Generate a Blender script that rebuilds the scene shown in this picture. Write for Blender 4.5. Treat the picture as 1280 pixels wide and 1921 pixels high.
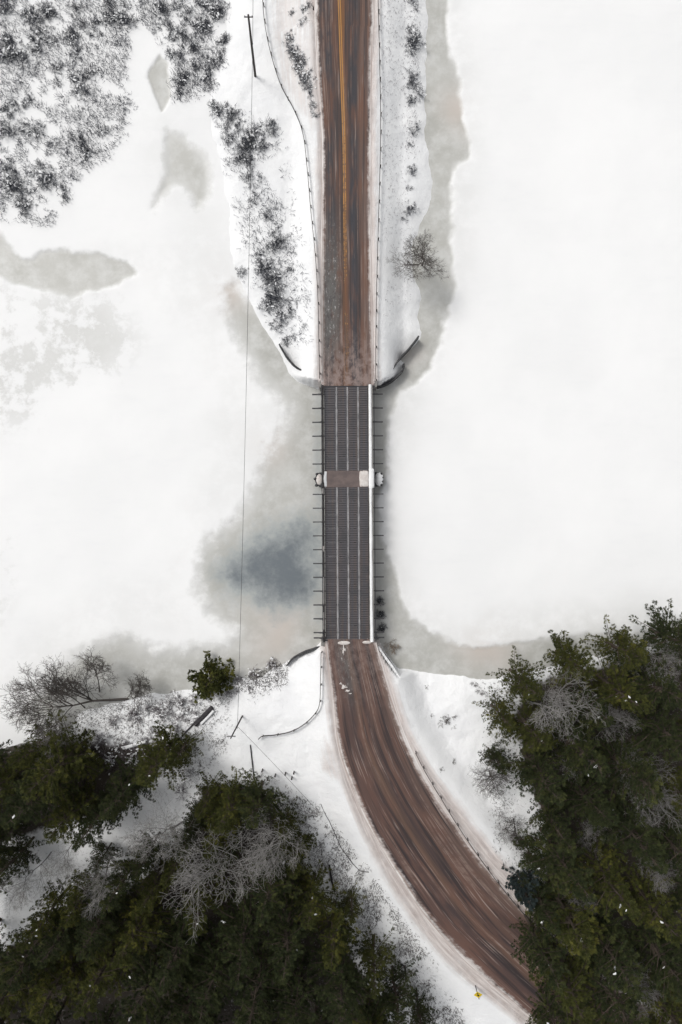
import bpy, math, random
import numpy as np
from mathutils import Vector, Matrix
R = math.radians
random.seed(7); rng = np.random.default_rng(11)
for o in list(bpy.data.objects): bpy.data.objects.remove(o)
scene = bpy.context.scene; col = scene.collection

# ------------------------------------------------------------------ camera, sky, sun, exposure
H = 96.0; S = 0.075; CX, CY = 640.0, 960.5          # flying height (m), metres per photo pixel at ice level
cam = bpy.data.cameras.new('camera'); cam_o = bpy.data.objects.new('camera', cam); col.objects.link(cam_o)
cam.sensor_fit = 'VERTICAL'; cam.angle_y = 2 * math.atan(1921 * S / 2 / H)
cam.clip_start = 0.5; cam.clip_end = 6000
cam_o.location = (0, 0, H); cam_o.rotation_euler = (0, 0, 0); scene.camera = cam_o
SUN_EL, SUN_AZ = R(52), R(-50)
w = bpy.data.worlds.new('World'); scene.world = w; w.use_nodes = True
nt = w.node_tree; nt.nodes.clear()
sky = nt.nodes.new('ShaderNodeTexSky'); sky.sky_type = 'NISHITA'; sky.sun_disc = False
sky.sun_elevation = SUN_EL; sky.sun_rotation = SUN_AZ; sky.air_density = 1.0; sky.dust_density = 3.0
hs = nt.nodes.new('ShaderNodeHueSaturation'); hs.inputs['Saturation'].default_value = 0.12
bg = nt.nodes.new('ShaderNodeBackground'); bg.inputs['Strength'].default_value = 0.13
wo = nt.nodes.new('ShaderNodeOutputWorld')
nt.links.new(sky.outputs[0], hs.inputs['Color']); nt.links.new(hs.outputs[0], bg.inputs['Color']); nt.links.new(bg.outputs[0], wo.inputs['Surface'])
sun = bpy.data.lights.new('sun', 'SUN'); sun.energy = 1.2; sun.angle = R(18); sun.color = (1, 0.97, 0.93)
sun_o = bpy.data.objects.new('sun', sun); col.objects.link(sun_o)
sun_o.rotation_euler = (R(90) - SUN_EL, 0, R(180) - SUN_AZ)
vs = scene.view_settings; vs.view_transform = 'Standard'; vs.look = 'None'; vs.gamma = 1.0; vs.use_curve_mapping = False
vs.exposure = 0.17
scene.cycles.max_bounces = 6; scene.cycles.diffuse_bounces = 3; scene.cycles.use_denoising = True

# ------------------------------------------------------------------ helpers
def P(px, py, z=0.0):                                  # survey pixel at a height -> world metres
    k = S * (H - z) / H
    return ((px - CX) * k, (CY - py) * k, z)
def PA(pts, z=0.0): return np.array([P(a, b, z)[:2] for a, b in pts])
_lat = {}
def vnoise(x, y, s, seed=0):                           # lattice noise, -1..1
    if seed not in _lat: _lat[seed] = np.random.default_rng(100 + seed).uniform(-1, 1, (256, 256))
    L = _lat[seed]; u = np.asarray(x, float) / s + 1000.3; v = np.asarray(y, float) / s + 1000.7
    i = np.floor(u).astype(int); j = np.floor(v).astype(int); a = u - i; b = v - j
    a = a * a * (3 - 2 * a); b = b * b * (3 - 2 * b)
    g = lambda p, q: L[p % 256, q % 256]
    return (g(i, j) * (1 - a) + g(i + 1, j) * a) * (1 - b) + (g(i, j + 1) * (1 - a) + g(i + 1, j + 1) * a) * b
def fnoise(x, y, s, seed=0): return vnoise(x, y, s, seed) * .55 + vnoise(x, y, s / 2.1, seed + 1) * .28 + vnoise(x, y, s / 4.3, seed + 2) * .17
def sstep(a, b, x):
    t = np.clip((x - a) / (b - a), 0, 1); return t * t * (3 - 2 * t)
def dist_line(x, y, pts, closed=False, want_t=False):
    best = np.full(x.shape, 1e18); bt = np.zeros(x.shape); n = len(pts)
    for i in range(n if closed else n - 1):
        ax, ay = pts[i]; bx, by = pts[(i + 1) % n]; dx, dy = bx - ax, by - ay
        t = np.clip(((x - ax) * dx + (y - ay) * dy) / (dx * dx + dy * dy + 1e-12), 0, 1)
        d = (x - ax - t * dx) ** 2 + (y - ay - t * dy) ** 2
        m = d < best; best = np.where(m, d, best)
        if want_t: bt = np.where(m, i + t, bt)
    return (np.sqrt(best), bt) if want_t else np.sqrt(best)
def sdist(x, y, pts):                                  # + inside
    d = dist_line(x, y, pts, True); ins = np.zeros(x.shape, bool); n = len(pts)
    for i in range(n):
        ax, ay = pts[i]; bx, by = pts[(i + 1) % n]
        c = ((ay > y) != (by > y)) & (x < (bx - ax) * (y - ay) / (by - ay + 1e-12) + ax); ins ^= c
    return np.where(ins, d, -d)
def smooth_line(pts, n=8):                             # Catmull-Rom
    pts = [np.array(p, float) for p in pts]; out = []
    for i in range(len(pts) - 1):
        p0 = pts[max(i - 1, 0)]; p1 = pts[i]; p2 = pts[i + 1]; p3 = pts[min(i + 2, len(pts) - 1)]
        for k in range(n):
            t = k / n
            out.append(.5 * (2 * p1 + (p2 - p0) * t + (2 * p0 - 5 * p1 + 4 * p2 - p3) * t * t + (3 * p1 - p0 - 3 * p2 + p3) * t ** 3))
    out.append(pts[-1]); return out
def mk(name, V, F, mats, parent=None, mi=None, smooth=False):
    me = bpy.data.meshes.new(name)
    me.from_pydata(V.tolist() if isinstance(V, np.ndarray) else V, [], F.tolist() if isinstance(F, np.ndarray) else F)
    for m in (mats if isinstance(mats, (list, tuple)) else [mats]): me.materials.append(m)
    if mi is not None: me.polygons.foreach_set('material_index', np.asarray(mi, np.int32))
    if smooth: me.polygons.foreach_set('use_smooth', np.ones(len(me.polygons), bool))
    me.update(); return ob(name, me, parent)
def ob(name, me, parent=None, loc=None, rot=None):
    o = bpy.data.objects.new(name, me); col.objects.link(o); o.parent = parent
    if loc is not None: o.location = loc
    if rot is not None: o.rotation_euler = rot
    return o
def tag(o, label=None, cat=None, group=None, kind=None):
    for k, v in (('label', label), ('category', cat), ('group', group), ('kind', kind)):
        if v: o[k] = v
    return o
def empty(name, loc=(0, 0, 0), rot=(0, 0, 0)):
    o = ob(name, None, None, loc, rot); o.empty_display_size = .3; return o
def attr(me, name, a):
    at = me.attributes.new(name, 'FLOAT', 'POINT'); at.data.foreach_set('value', np.asarray(a, np.float32))
class MB:                                              # boxes, bars and tubes collected into one mesh
    def __init__(s): s.v = []; s.f = []; s.m = []
    def add(s, V, F, m=0):
        b = len(s.v); s.v += [tuple(p) for p in V]; s.f += [tuple(b + i for i in f) for f in F]; s.m += [m] * len(F); return s
    def box(s, x0, x1, y0, y1, z0, z1, m=0):
        return s.add([(x0, y0, z0), (x1, y0, z0), (x1, y1, z0), (x0, y1, z0), (x0, y0, z1), (x1, y0, z1), (x1, y1, z1), (x0, y1, z1)],
                     [(3, 2, 1, 0), (4, 5, 6, 7), (0, 1, 5, 4), (1, 2, 6, 5), (2, 3, 7, 6), (3, 0, 4, 7)], m)
    def sweep(s, path, prof, m=0, cap=True):           # profile (side, up) swept along a 3-D path
        path = [Vector(p) for p in path]; n = len(prof); V = []; F = []
        for i, p in enumerate(path):
            t = (path[min(i + 1, len(path) - 1)] - path[max(i - 1, 0)]); t.z = 0
            t.normalize(); sd = Vector((t.y, -t.x, 0))
            V += [tuple(p + sd * a + Vector((0, 0, b))) for a, b in prof]
        for i in range(len(path) - 1):
            for k in range(n): F.append((i * n + k, i * n + (k + 1) % n, (i + 1) * n + (k + 1) % n, (i + 1) * n + k))
        if cap: F.append(tuple(range(n))[::-1]); F.append(tuple((len(path) - 1) * n + k for k in range(n)))
        return s.add(V, F, m)
    def tube(s, path, r, k=6, m=0):
        path = [Vector(p) for p in path]; V = []; F = []
        rr = r if isinstance(r, (list, tuple)) else [r] * len(path)
        for i, p in enumerate(path):
            t = (path[min(i + 1, len(path) - 1)] - path[max(i - 1, 0)]).normalized()
            a = t.cross(Vector((0, 0, 1)) if abs(t.z) < .9 else Vector((1, 0, 0))).normalized(); b = t.cross(a)
            V += [tuple(p + (a * math.cos(2 * math.pi * j / k) + b * math.sin(2 * math.pi * j / k)) * rr[i]) for j in range(k)]
        for i in range(len(path) - 1):
            for j in range(k): F.append((i * k + j, i * k + (j + 1) % k, (i + 1) * k + (j + 1) % k, (i + 1) * k + j))
        F.append(tuple(range(k))[::-1]); F.append(tuple((len(path) - 1) * k + j for j in range(k)))
        return s.add(V, F, m)
    def build(s, name, mats, parent=None, smooth=False): return mk(name, s.v, s.f, mats, parent, s.m, smooth)

# ------------------------------------------------------------------ materials
class NT:
    def __init__(s, name, rough=.8, spec=.3):
        s.m = bpy.data.materials.new(name); s.m.use_nodes = True; s.t = s.m.node_tree
        s.b = s.t.nodes['Principled BSDF']; s.b.inputs['Roughness'].default_value = rough
        s.b.inputs['Specular IOR Level'].default_value = spec
    def n(s, k, **kw):
        q = s.t.nodes.new('ShaderNode' + k)
        for a, v in kw.items(): setattr(q, a, v)
        return q
    def put(s, sock, v):
        if hasattr(v, 'is_output'): s.t.links.new(v, sock)
        elif isinstance(v, (tuple, list)) and len(v) == 3 and sock.type == 'RGBA': sock.default_value = (*v, 1)
        else: sock.default_value = v
    def attr(s, name): return s.n('Attribute', attribute_name=name).outputs['Fac']
    def obj(s): return s.n('TexCoord').outputs['Object']
    def pos(s): return s.n('NewGeometry').outputs['Position']
    def noise(s, scale, vec=None, detail=4, rough=.6, out='Fac'):
        q = s.n('TexNoise'); q.inputs['Scale'].default_value = scale; q.inputs['Detail'].default_value = detail; q.inputs['Roughness'].default_value = rough
        if vec is not None: s.put(q.inputs['Vector'], vec)
        return q.outputs[out]
    def mathn(s, op, a, b=0.0, c=0.0):
        q = s.n('Math', operation=op)
        for i, v in enumerate((a, b, c)): s.put(q.inputs[i], v)
        return q.outputs[0]
    def mapr(s, v, a, b, c=0., d=1., smooth=True):
        q = s.n('MapRange', interpolation_type='SMOOTHSTEP' if smooth else 'LINEAR')
        for i, x in enumerate((v, a, b, c, d)): s.put(q.inputs[i], x)
        return q.outputs[0]
    def mix(s, f, a, b):
        q = s.n('Mix', data_type='RGBA'); s.put(q.inputs[0], f); s.put(q.inputs[6], a); s.put(q.inputs[7], b); return q.outputs[2]
    def scale(s, vec, sc):
        q = s.n('Mapping'); s.put(q.inputs['Vector'], vec); q.inputs['Scale'].default_value = sc; return q.outputs[0]
    def bump(s, h, dist=.05, strength=.5):
        q = s.n('Bump'); q.inputs['Distance'].default_value = dist; q.inputs['Strength'].default_value = strength
        s.put(q.inputs['Height'], h); s.put(s.b.inputs['Normal'], q.outputs[0])
    def col(s, c): s.put(s.b.inputs['Base Color'], c); return s.m
def plain(name, c, c2=None, sc=3., rough=.8, bump=.02, spec=.3):
    t = NT(name, rough, spec); p = t.obj(); f = t.noise(sc, p)
    if bump: t.bump(t.noise(sc * 6, p), bump, .6)
    return t.col(t.mix(t.mapr(f, .3, .7), c, c2 or tuple(x * .75 for x in c)))
M = {}
SNOW = (.84, .845, .845)
M['snow'] = plain('snow', SNOW, (.80, .805, .81), 2., .75, .05, .2)
M['steel'] = plain('galvanised_steel', (.085, .085, .09), (.05, .048, .05), 2., .55, .01)
M['rust_steel'] = plain('weathered_steel', (.07, .062, .06), (.04, .036, .037), 1.5, .7, .01)
M['dark_steel'] = plain('dark_painted_steel', (.045, .045, .05), (.03, .03, .034), 1.2, .6, .01)
M['concrete'] = plain('concrete', (.30, .29, .275), (.2, .19, .18), .8, .9, .02)
M['stone'] = plain('dark_stone', (.085, .085, .085), (.045, .045, .05), 2.5, .9, .08)
M['pole'] = plain('pole_wood', (.07, .062, .058), (.045, .04, .04), 4, .9, .01)
M['cable'] = plain('cable_rubber', (.05, .05, .05), None, 4, .6, 0)
M['log'] = plain('dead_wood', (.06, .055, .06), (.03, .028, .03), 3, .9, .03)
M['porcelain'] = plain('insulator', (.25, .25, .26), None, 3, .3, 0)
M['yellow'] = plain('sign_yellow', (.80, .60, .02), (.72, .52, .02), 4, .45, 0)
M['black'] = plain('sign_black', (.02, .02, .02), None, 4, .5, 0)
M['ochre'] = plain('dry_reed', (.17, .15, .12), (.11, .10, .085), 1, .9, 0)
def twig(name, a, b):
    t = NT(name, .9, .1); oi = t.n('ObjectInfo').outputs['Random']
    return t.col(t.mix(t.mathn('ADD', t.mathn('MULTIPLY', oi, .5), t.mathn('MULTIPLY', t.noise(1.3, t.obj()), .5)), a, b))
M['twig_dark'] = twig('dark_twigs', (.055, .058, .072), (.11, .115, .13))
M['twig_frost'] = twig('frosted_twigs', (.09, .095, .115), (.19, .195, .215))
M['twig_lilac'] = twig('lilac_grey_twigs', (.13, .115, .12), (.20, .18, .185))
M['twig_tan'] = twig('tan_twigs', (.24, .19, .15), (.30, .25, .20))
M['twig_grey'] = twig('grey_bark', (.17, .163, .157), (.29, .28, .268))
M['twig_brown'] = twig('brown_bark', (.075, .066, .06), (.12, .108, .10))
M['trunk'] = plain('pine_bark', (.085, .065, .05), (.05, .04, .033), 3, .95, .04)
def needles(name, a, b, c):
    t = NT(name, .75, .15); oi = t.n('ObjectInfo').outputs['Random']
    f = t.noise(.55, t.obj(), 2); g = t.noise(2.6, t.obj(), 2)
    x = t.mix(t.mapr(g, .3, .7), a, b)
    return t.col(t.mix(t.mathn('MULTIPLY', t.mapr(f, .48, .68), t.mapr(oi, .1, .9, .25, 1.)), x, c))
M['needle'] = needles('pine_needles', (.022, .030, .014), (.048, .058, .022), (.085, .092, .03))
M['needle_olive'] = needles('olive_pine_needles', (.036, .043, .013), (.075, .08, .022), (.15, .145, .033))
M['needle_blue'] = needles('blue_needles', (.025, .036, .036), (.045, .06, .06), (.06, .075, .07))

# ground snow with road grit
t = NT('ground_snow', .8, .15); p = t.pos()
d = t.attr('dirt'); nz = t.noise(.9, p, 6, .65); n2 = t.noise(.16, p, 4)
cv = t.n('CombineXYZ'); t.put(cv.inputs[0], t.mathn('MULTIPLY', t.attr('ru'), 2.6)); t.put(cv.inputs[1], t.mathn('MULTIPLY', t.attr('rs'), .16))
ln = t.noise(1., cv.outputs[0], 7, .7); lf = t.mathn('ADD', t.mathn('MULTIPLY', ln, .7), t.mathn('MULTIPLY', t.noise(.45, p, 9, .72), .3))
df = t.mapr(t.mathn('ADD', d, t.mathn('MULTIPLY', t.mathn('SUBTRACT', lf, .5), 2.2)), .22, 1.1)
base = t.mix(t.mapr(n2, .3, .7), (.80, .805, .81), (.86, .862, .86))
c = t.mix(df, base, t.mix(t.mapr(ln, .36, .62), (.36, .295, .27), (.66, .61, .585)))
sp = t.attr('litter'); sn = t.noise(2.6, p, 7, .8); sm = t.noise(.35, p, 4, .6)
c = t.mix(t.mathn('MULTIPLY', t.mapr(t.mathn('ADD', sn, t.mathn('MULTIPLY', t.mathn('SUBTRACT', sm, .5), .35)), .53, .64), sp), c, (.13, .118, .112))
du = t.attr('duff'); c = t.mix(t.mapr(t.mathn('ADD', du, t.mathn('MULTIPLY', t.mathn('SUBTRACT', t.noise(.5, p, 6, .7), .5), .9)), .35, .7), c, t.mix(t.mapr(sn, .55, .7), (.05, .042, .034), (.35, .345, .34)))
t.bump(t.mathn('ADD', nz, t.mathn('MULTIPLY', t.noise(6, p, 3), .3)), .25, .6); M['ground'] = t.col(c)

# river: snow over ice, slush, thin dark ice
t = NT('river_ice', .6, .3); p = t.pos()
wet = t.attr('wet'); dark = t.attr('dark'); mot = t.attr('mottle'); warm = t.attr('warm')
nA = t.noise(.35, p, 9, .7); nB = t.noise(.07, p, 4, .5); nC = t.noise(1.6, p, 5, .6)
wf = t.mapr(t.mathn('ADD', wet, t.mathn('MULTIPLY', t.mathn('SUBTRACT', nA, .5), 2.6)), -.6, .85)
mf = t.mathn('MULTIPLY', t.mapr(t.mathn('ADD', nA, t.mathn('MULTIPLY', t.mathn('SUBTRACT', nB, .5), .8)), .50, .64), mot)
wf = t.mathn('MAXIMUM', wf, t.mathn('MULTIPLY', mf, .62)); wf = t.mathn('MAXIMUM', wf, t.mathn('MULTIPLY', t.attr('stain'), t.mapr(t.mathn('ADD', nA, t.mathn('MULTIPLY', nB, .5)), .55, .95)))
rip = t.noise(1., t.scale(p, (.22, .9, 1.)), 5, .6); snow = t.mix(t.mapr(nB, .3, .7), (.857, .857, .852), (.815, .817, .814)); snow = t.mix(t.mathn('MULTIPLY', t.mapr(rip, .48, .75), t.mapr(nB, .4, .62, .05, .3)), snow, (.775, .78, .783))
sl = t.mix(t.mapr(nB, .35, .65), (.405, .402, .372), (.48, .476, .447))
sl = t.mix(t.mapr(nA, .35, .72), sl, (.58, .58, .56))
sl = t.mix(t.mathn('MULTIPLY', warm, t.mapr(nB, .3, .6)), sl, (.53, .48, .435))
c = t.mix(wf, snow, sl)
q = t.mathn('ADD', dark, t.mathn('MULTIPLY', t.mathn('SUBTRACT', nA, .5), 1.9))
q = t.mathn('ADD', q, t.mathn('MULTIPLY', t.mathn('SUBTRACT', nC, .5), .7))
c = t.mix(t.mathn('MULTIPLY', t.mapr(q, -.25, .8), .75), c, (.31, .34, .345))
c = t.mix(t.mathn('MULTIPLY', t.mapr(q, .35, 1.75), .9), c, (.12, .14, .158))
t.put(t.b.inputs['Roughness'], t.mapr(wf, 0, 1, .8, .42))
t.bump(t.mathn('MULTIPLY', t.mathn('ADD', nA, t.mathn('ADD', t.mathn('MULTIPLY', nC, .35), t.mathn('MULTIPLY', rip, .6))), t.mapr(wf, 0, 1, 1, .25)), .10, .35); M['ice'] = t.col(c)

def road_mat(name, across, wear, rust=(.155, .074, .046), tr=20.):
    t = NT(name, .6, .3); uv = t.n('UVMap').outputs[0]
    sx = t.n('SeparateXYZ'); t.put(sx.inputs[0], uv); u, v = sx.outputs[0], sx.outputs[1]
    wob = t.mathn('MULTIPLY', t.mathn('SUBTRACT', t.noise(1., t.scale(uv, (2., .05, 1.)), 2, .5), .5), .09)   # wheels wander
    cv = t.n('CombineXYZ'); t.put(cv.inputs[0], t.mathn('ADD', u, wob)); t.put(cv.inputs[1], v); wv = cv.outputs[0]
    st = t.noise(1., t.scale(wv, (tr, .6 / tr, 1.)), 3, .6); sf = t.noise(1., t.scale(wv, (46., .09, 1.)), 3, .6)
    st2 = t.noise(1., t.scale(uv, (9., .02, 1.)), 3, .5)
    bl = t.noise(1., t.scale(uv, (8., .7, 1.)), 7, .75); bk = t.noise(1., t.scale(uv, (5., .12, 1.)), 4, .6)
    uj = t.mathn('ADD', u, t.mathn('MULTIPLY', t.mathn('SUBTRACT', st2, .5), wear))
    cr = t.n('ValToRGB'); t.put(cr.inputs[0], uj); e = cr.color_ramp.elements
    while len(e) > 1: e.remove(e[-1])
    e[0].position = across[0][0]; e[0].color = (*across[0][1], 1)
    for ps, cc in across[1:]: k = e.new(ps); k.color = (*cc, 1)
    c = cr.outputs[0]
    c = t.mix(t.mathn('MULTIPLY', t.mapr(bk, .42, .62), .62), c, rust)                 # rusty grit
    c = t.mix(t.mathn('MULTIPLY', t.mapr(st, .52, .36), .85), c, (.034, .027, .028))                # dark wet tracks
    c = t.mix(t.mathn('MULTIPLY', t.mathn('MULTIPLY', t.mapr(st, .55, .66), t.mapr(bl, .3, .6)), .75), c, (.22, .16, .135))
    c = t.mix(t.mathn('MULTIPLY', t.mathn('MULTIPLY', t.mapr(sf, .58, .68), t.mapr(bk, .35, .55)), .7), c, (.33, .265, .235))
    c = t.mix(t.mathn('MULTIPLY', t.mapr(sf, .42, .33), .6), c, (.04, .033, .034))
    c = t.mix(t.mathn('MULTIPLY', t.mapr(bl, .66, .76), .55), c, (.55, .51, .49))
    ed = t.mathn('ABSOLUTE', t.mathn('SUBTRACT', u, .5))
    ef = t.mapr(t.mathn('ADD', ed, t.mathn('MULTIPLY', t.mathn('SUBTRACT', bl, .5), .2)), .41, .485)
    c = t.mix(ef, c, t.mix(t.mapr(sf, .35, .65), (.42, .345, .315), (.72, .69, .67)))
    sa = t.attr('sand'); c = t.mix(t.mathn('MULTIPLY', sa, t.mapr(bl, .38, .62)), c, (.27, .205, .185))
    sg_ = t.attr('slush'); c = t.mix(t.mathn('MULTIPLY', sg_, t.mapr(bl, .30, .55)), c, t.mix(t.mapr(t.noise(1., t.scale(uv, (30., 1.2, 1.)), 6, .8), .55, .66), (.11, .105, .10), (.55, .54, .53)))
    t.put(t.b.inputs['Roughness'], t.mapr(st, .3, .7, .5, .85)); t.bump(bl, .03, .5); return t.col(c)
TN = (.20, .15, .13)
M['road_n'] = road_mat('wet_asphalt_with_grit', [(0, TN), (.06, (.11, .072, .06)), (.13, (.048, .045, .05)), (.26, (.052, .046, .05)), (.33, (.085, .056, .048)), (.40, (.05, .038, .036)), (.47, (.19, .09, .038)), (.55, (.06, .047, .047)), (.61, (.044, .045, .053)), (.71, (.052, .047, .051)), (.77, (.12, .075, .06)), (.90, (.145, .10, .086)), (1, (.28, .23, .215))], .05)
M['road_s'] = road_mat('slush_covered_road', [(0, TN), (.08, (.13, .078, .064)), (.2, (.095, .058, .05)), (.32, (.06, .043, .042)), (.42, (.125, .076, .056)), (.52, (.06, .042, .041)), (.62, (.115, .07, .056)), (.74, (.07, .047, .043)), (.86, (.125, .082, .068)), (1, TN)], .12, (.14, .076, .058), 13.)
t = NT('road_paint', .6, .3); pb = t.noise(2.2, t.pos(), 6, .7); wr = t.attr('wear')
pf = t.mapr(t.mathn('ADD', pb, wr), .48, .72)
M['paint'] = t.col(t.mix(pf, (.40, .20, .06), (.11, .07, .05)))
t = NT('steel_grid_deck', .55, .4); p = t.pos(); a = t.noise(1., t.scale(p, (3.2, .05, 1.)), 5, .65); b = t.noise(.5, p, 4); oi = t.n('ObjectInfo').outputs['Random']
g = t.noise(1., t.scale(p, (5., .5, 1.)), 6, .75)
c = t.mix(t.mapr(a, .42, .62), (.072, .07, .08), (.10, .078, .07)); c = t.mix(t.mapr(b, .45, .7), c, (.055, .054, .058)); c = t.mix(t.mathn('MULTIPLY', t.mapr(g, .62, .72), .7), c, (.30, .29, .29))
M['deck'] = t.col(t.mix(t.mathn('MULTIPLY', oi, .45), c, (.085, .08, .088)))
M['deck_low'] = plain('deck_recess', (.055, .052, .056), (.04, .038, .041), 2, .8, 0)
M['joint_snow'] = plain('grey_packed_snow', (.36, .35, .355), (.22, .215, .22), .9, .85, .02)
M['grit'] = plain('brown_grit', (.16, .125, .115), (.11, .088, .085), 1.2, .85, .03)
M['dirty_snow'] = plain('dirty_snow', (.70, .67, .64), (.52, .47, .44), 1.4, .85, .05)

# ------------------------------------------------------------------ river bank outlines, roads
NORTH = [(800, -9000), (800, -600), (800, -60), (799, 60), (797, 130), (794, 200), (797, 262), (806, 310), (808, 345), (801, 395), (785, 420), (772, 470), (776, 520), (790, 560), (779, 592),
         (787, 622), (785, 633), (765, 655), (747, 670), (750, 678), (759, 682), (757, 693), (740, 709), (707, 727), (602, 726), (585, 720), (560, 712), (543, 698), (527, 668), (515, 640), (500, 615), (486, 590), (462, 550),
         (445, 515), (430, 470), (432, 420), (418, 340), (398, 260), (390, 190), (420, 100), (430, 0), (430, -600), (430, -9000)]
SOUTH = [(-20000, 1500), (-3000, 1450), (-300, 1420), (0, 1402), (60, 1388), (130, 1372), (150, 1342), (210, 1320), (260, 1308), (330, 1298), (400, 1290), (440, 1278), (490, 1272), (530, 1250), (560, 1233), (590, 1224),
         (608, 1205), (707, 1205), (722, 1232), (742, 1259), (790, 1262), (860, 1270), (930, 1276), (1000, 1262), (1060, 1240), (1150, 1228), (1280, 1205), (1600, 1170), (3000, 1150), (20000, 1100), (20000, 20000), (-20000, 20000)]
northP, southP = PA(NORTH), PA(SOUTH)
ROAD_N = [(-9000, 585, 695, 2.4), (-900, 585, 695, 2.4), (-60, 589, 703, 2.5), (60, 591, 701, 2.55), (150, 596, 698, 2.6), (260, 603, 697, 2.7), (400, 603, 697, 2.8), (550, 602, 699, 3.0), (680, 602, 702, 3.18), (724, 603, 703, 3.2)]
ROAD_S = [((609, 1199), (705, 1199), 3.2), ((613, 1240), (716, 1240), 3.22), ((621, 1300), (734, 1300), 3.3), ((631, 1390), (763, 1385), 3.4), ((655, 1470), (806, 1470), 3.5), ((690, 1550), (857, 1545), 3.6), ((743, 1640), (925, 1635), 3.7),
          ((812, 1740), (1000, 1715), 3.8), ((905, 1835), (1075, 1780), 3.9), ((1010, 1925), (1155, 1845), 4.0), ((1140, 2020), (1250, 1905), 4.2), ((1420, 2200), (1500, 2060), 4.5), ((2600, 2800), (2660, 2650), 5.5), ((9000, 6000), (9050, 5860), 6)]
def road_edges(kind):
    L, Rr = [], []
    if kind == 'n':
        for py, a, b, z in ROAD_N: L.append(P(a, py, z)); Rr.append(P(b, py, z))
    else:
        for a, b, z in ROAD_S: L.append(P(*a, z)); Rr.append(P(*b, z))
    return smooth_line(L, 10), smooth_line(Rr, 10)
EDN, EDS = road_edges('n'), road_edges('s')
def centre(ed): return np.array([(a + b) / 2 for a, b in zip(*ed)]), np.array([np.linalg.norm((a - b)[:2]) / 2 for a, b in zip(*ed)])
CN, CS = centre(EDN), centre(EDS)
def ground_raw(x, y):
    x = np.asarray(x, float); y = np.asarray(y, float)
    sh = x.shape; x = x.ravel(); y = y.ravel()
    wob = fnoise(x, y, 2.2, 5) * .45
    dn, ds = sdist(x, y, northP), sdist(x, y, southP); d = np.maximum(dn, ds) + wob
    z = 1.25 * (1 - np.exp(-np.maximum(d, 0) / 2.6)) + np.minimum(d, 0) * .5 + .1
    z += (fnoise(x, y, 6, 9) * .22 + fnoise(x, y, 1.6, 12) * .13) * sstep(.2, 3, d)
    z += np.clip(-y - 26, 0, 70) * .035 * sstep(0, 6, ds)
    dirt = np.zeros(x.shape); ru = np.full(x.shape, 99.); rs_ = np.zeros(x.shape)
    for (c, hw), seg in ((CN, dn), (CS, ds)):
        dr, tt = dist_line(x, y, c[:, :2], want_t=True)
        zr = np.interp(tt, np.arange(len(c)), c[:, 2]); w_ = np.interp(tt, np.arange(len(c)), hw)
        k = sstep(4.6, .9, dr - w_) * sstep(-.5, .5, np.maximum(seg, 0) * 1. + np.where(seg > 0, .5, np.minimum(seg, 0)))
        bank = .30 * np.exp(-((dr - w_ - .55) / .4) ** 2) * (.6 + .5 * fnoise(x, y, 3, 31))
        z = z * (1 - k) + (zr - .10 + bank * (seg > .8)) * k
        dirt = np.maximum(dirt, sstep(1.9, -.2, dr - w_) * (seg > -.5))
        arc = np.concatenate([[0], np.cumsum(np.linalg.norm(np.diff(c[:, :2], axis=0), axis=1))]); m_ = dr - w_ < ru; ru = np.where(m_, dr - w_, ru); rs_ = np.where(m_, np.interp(tt, np.arange(len(c)), arc), rs_)
    ground_raw.ru, ground_raw.rs = ru, rs_
    return z.reshape(sh), dirt.reshape(sh), d.reshape(sh)
def gz(x, y): return float(ground_raw(np.array([x]), np.array([y]))[0][0])
def G(px, py, dz=0.0):                                 # survey pixel -> point on the snow surface (ice or bank)
    z = 1.5
    for _ in range(4): x, y, _z = P(px, py, z); z = max(gz(x, y), .12)
    return (x, y, z + dz)

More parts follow.
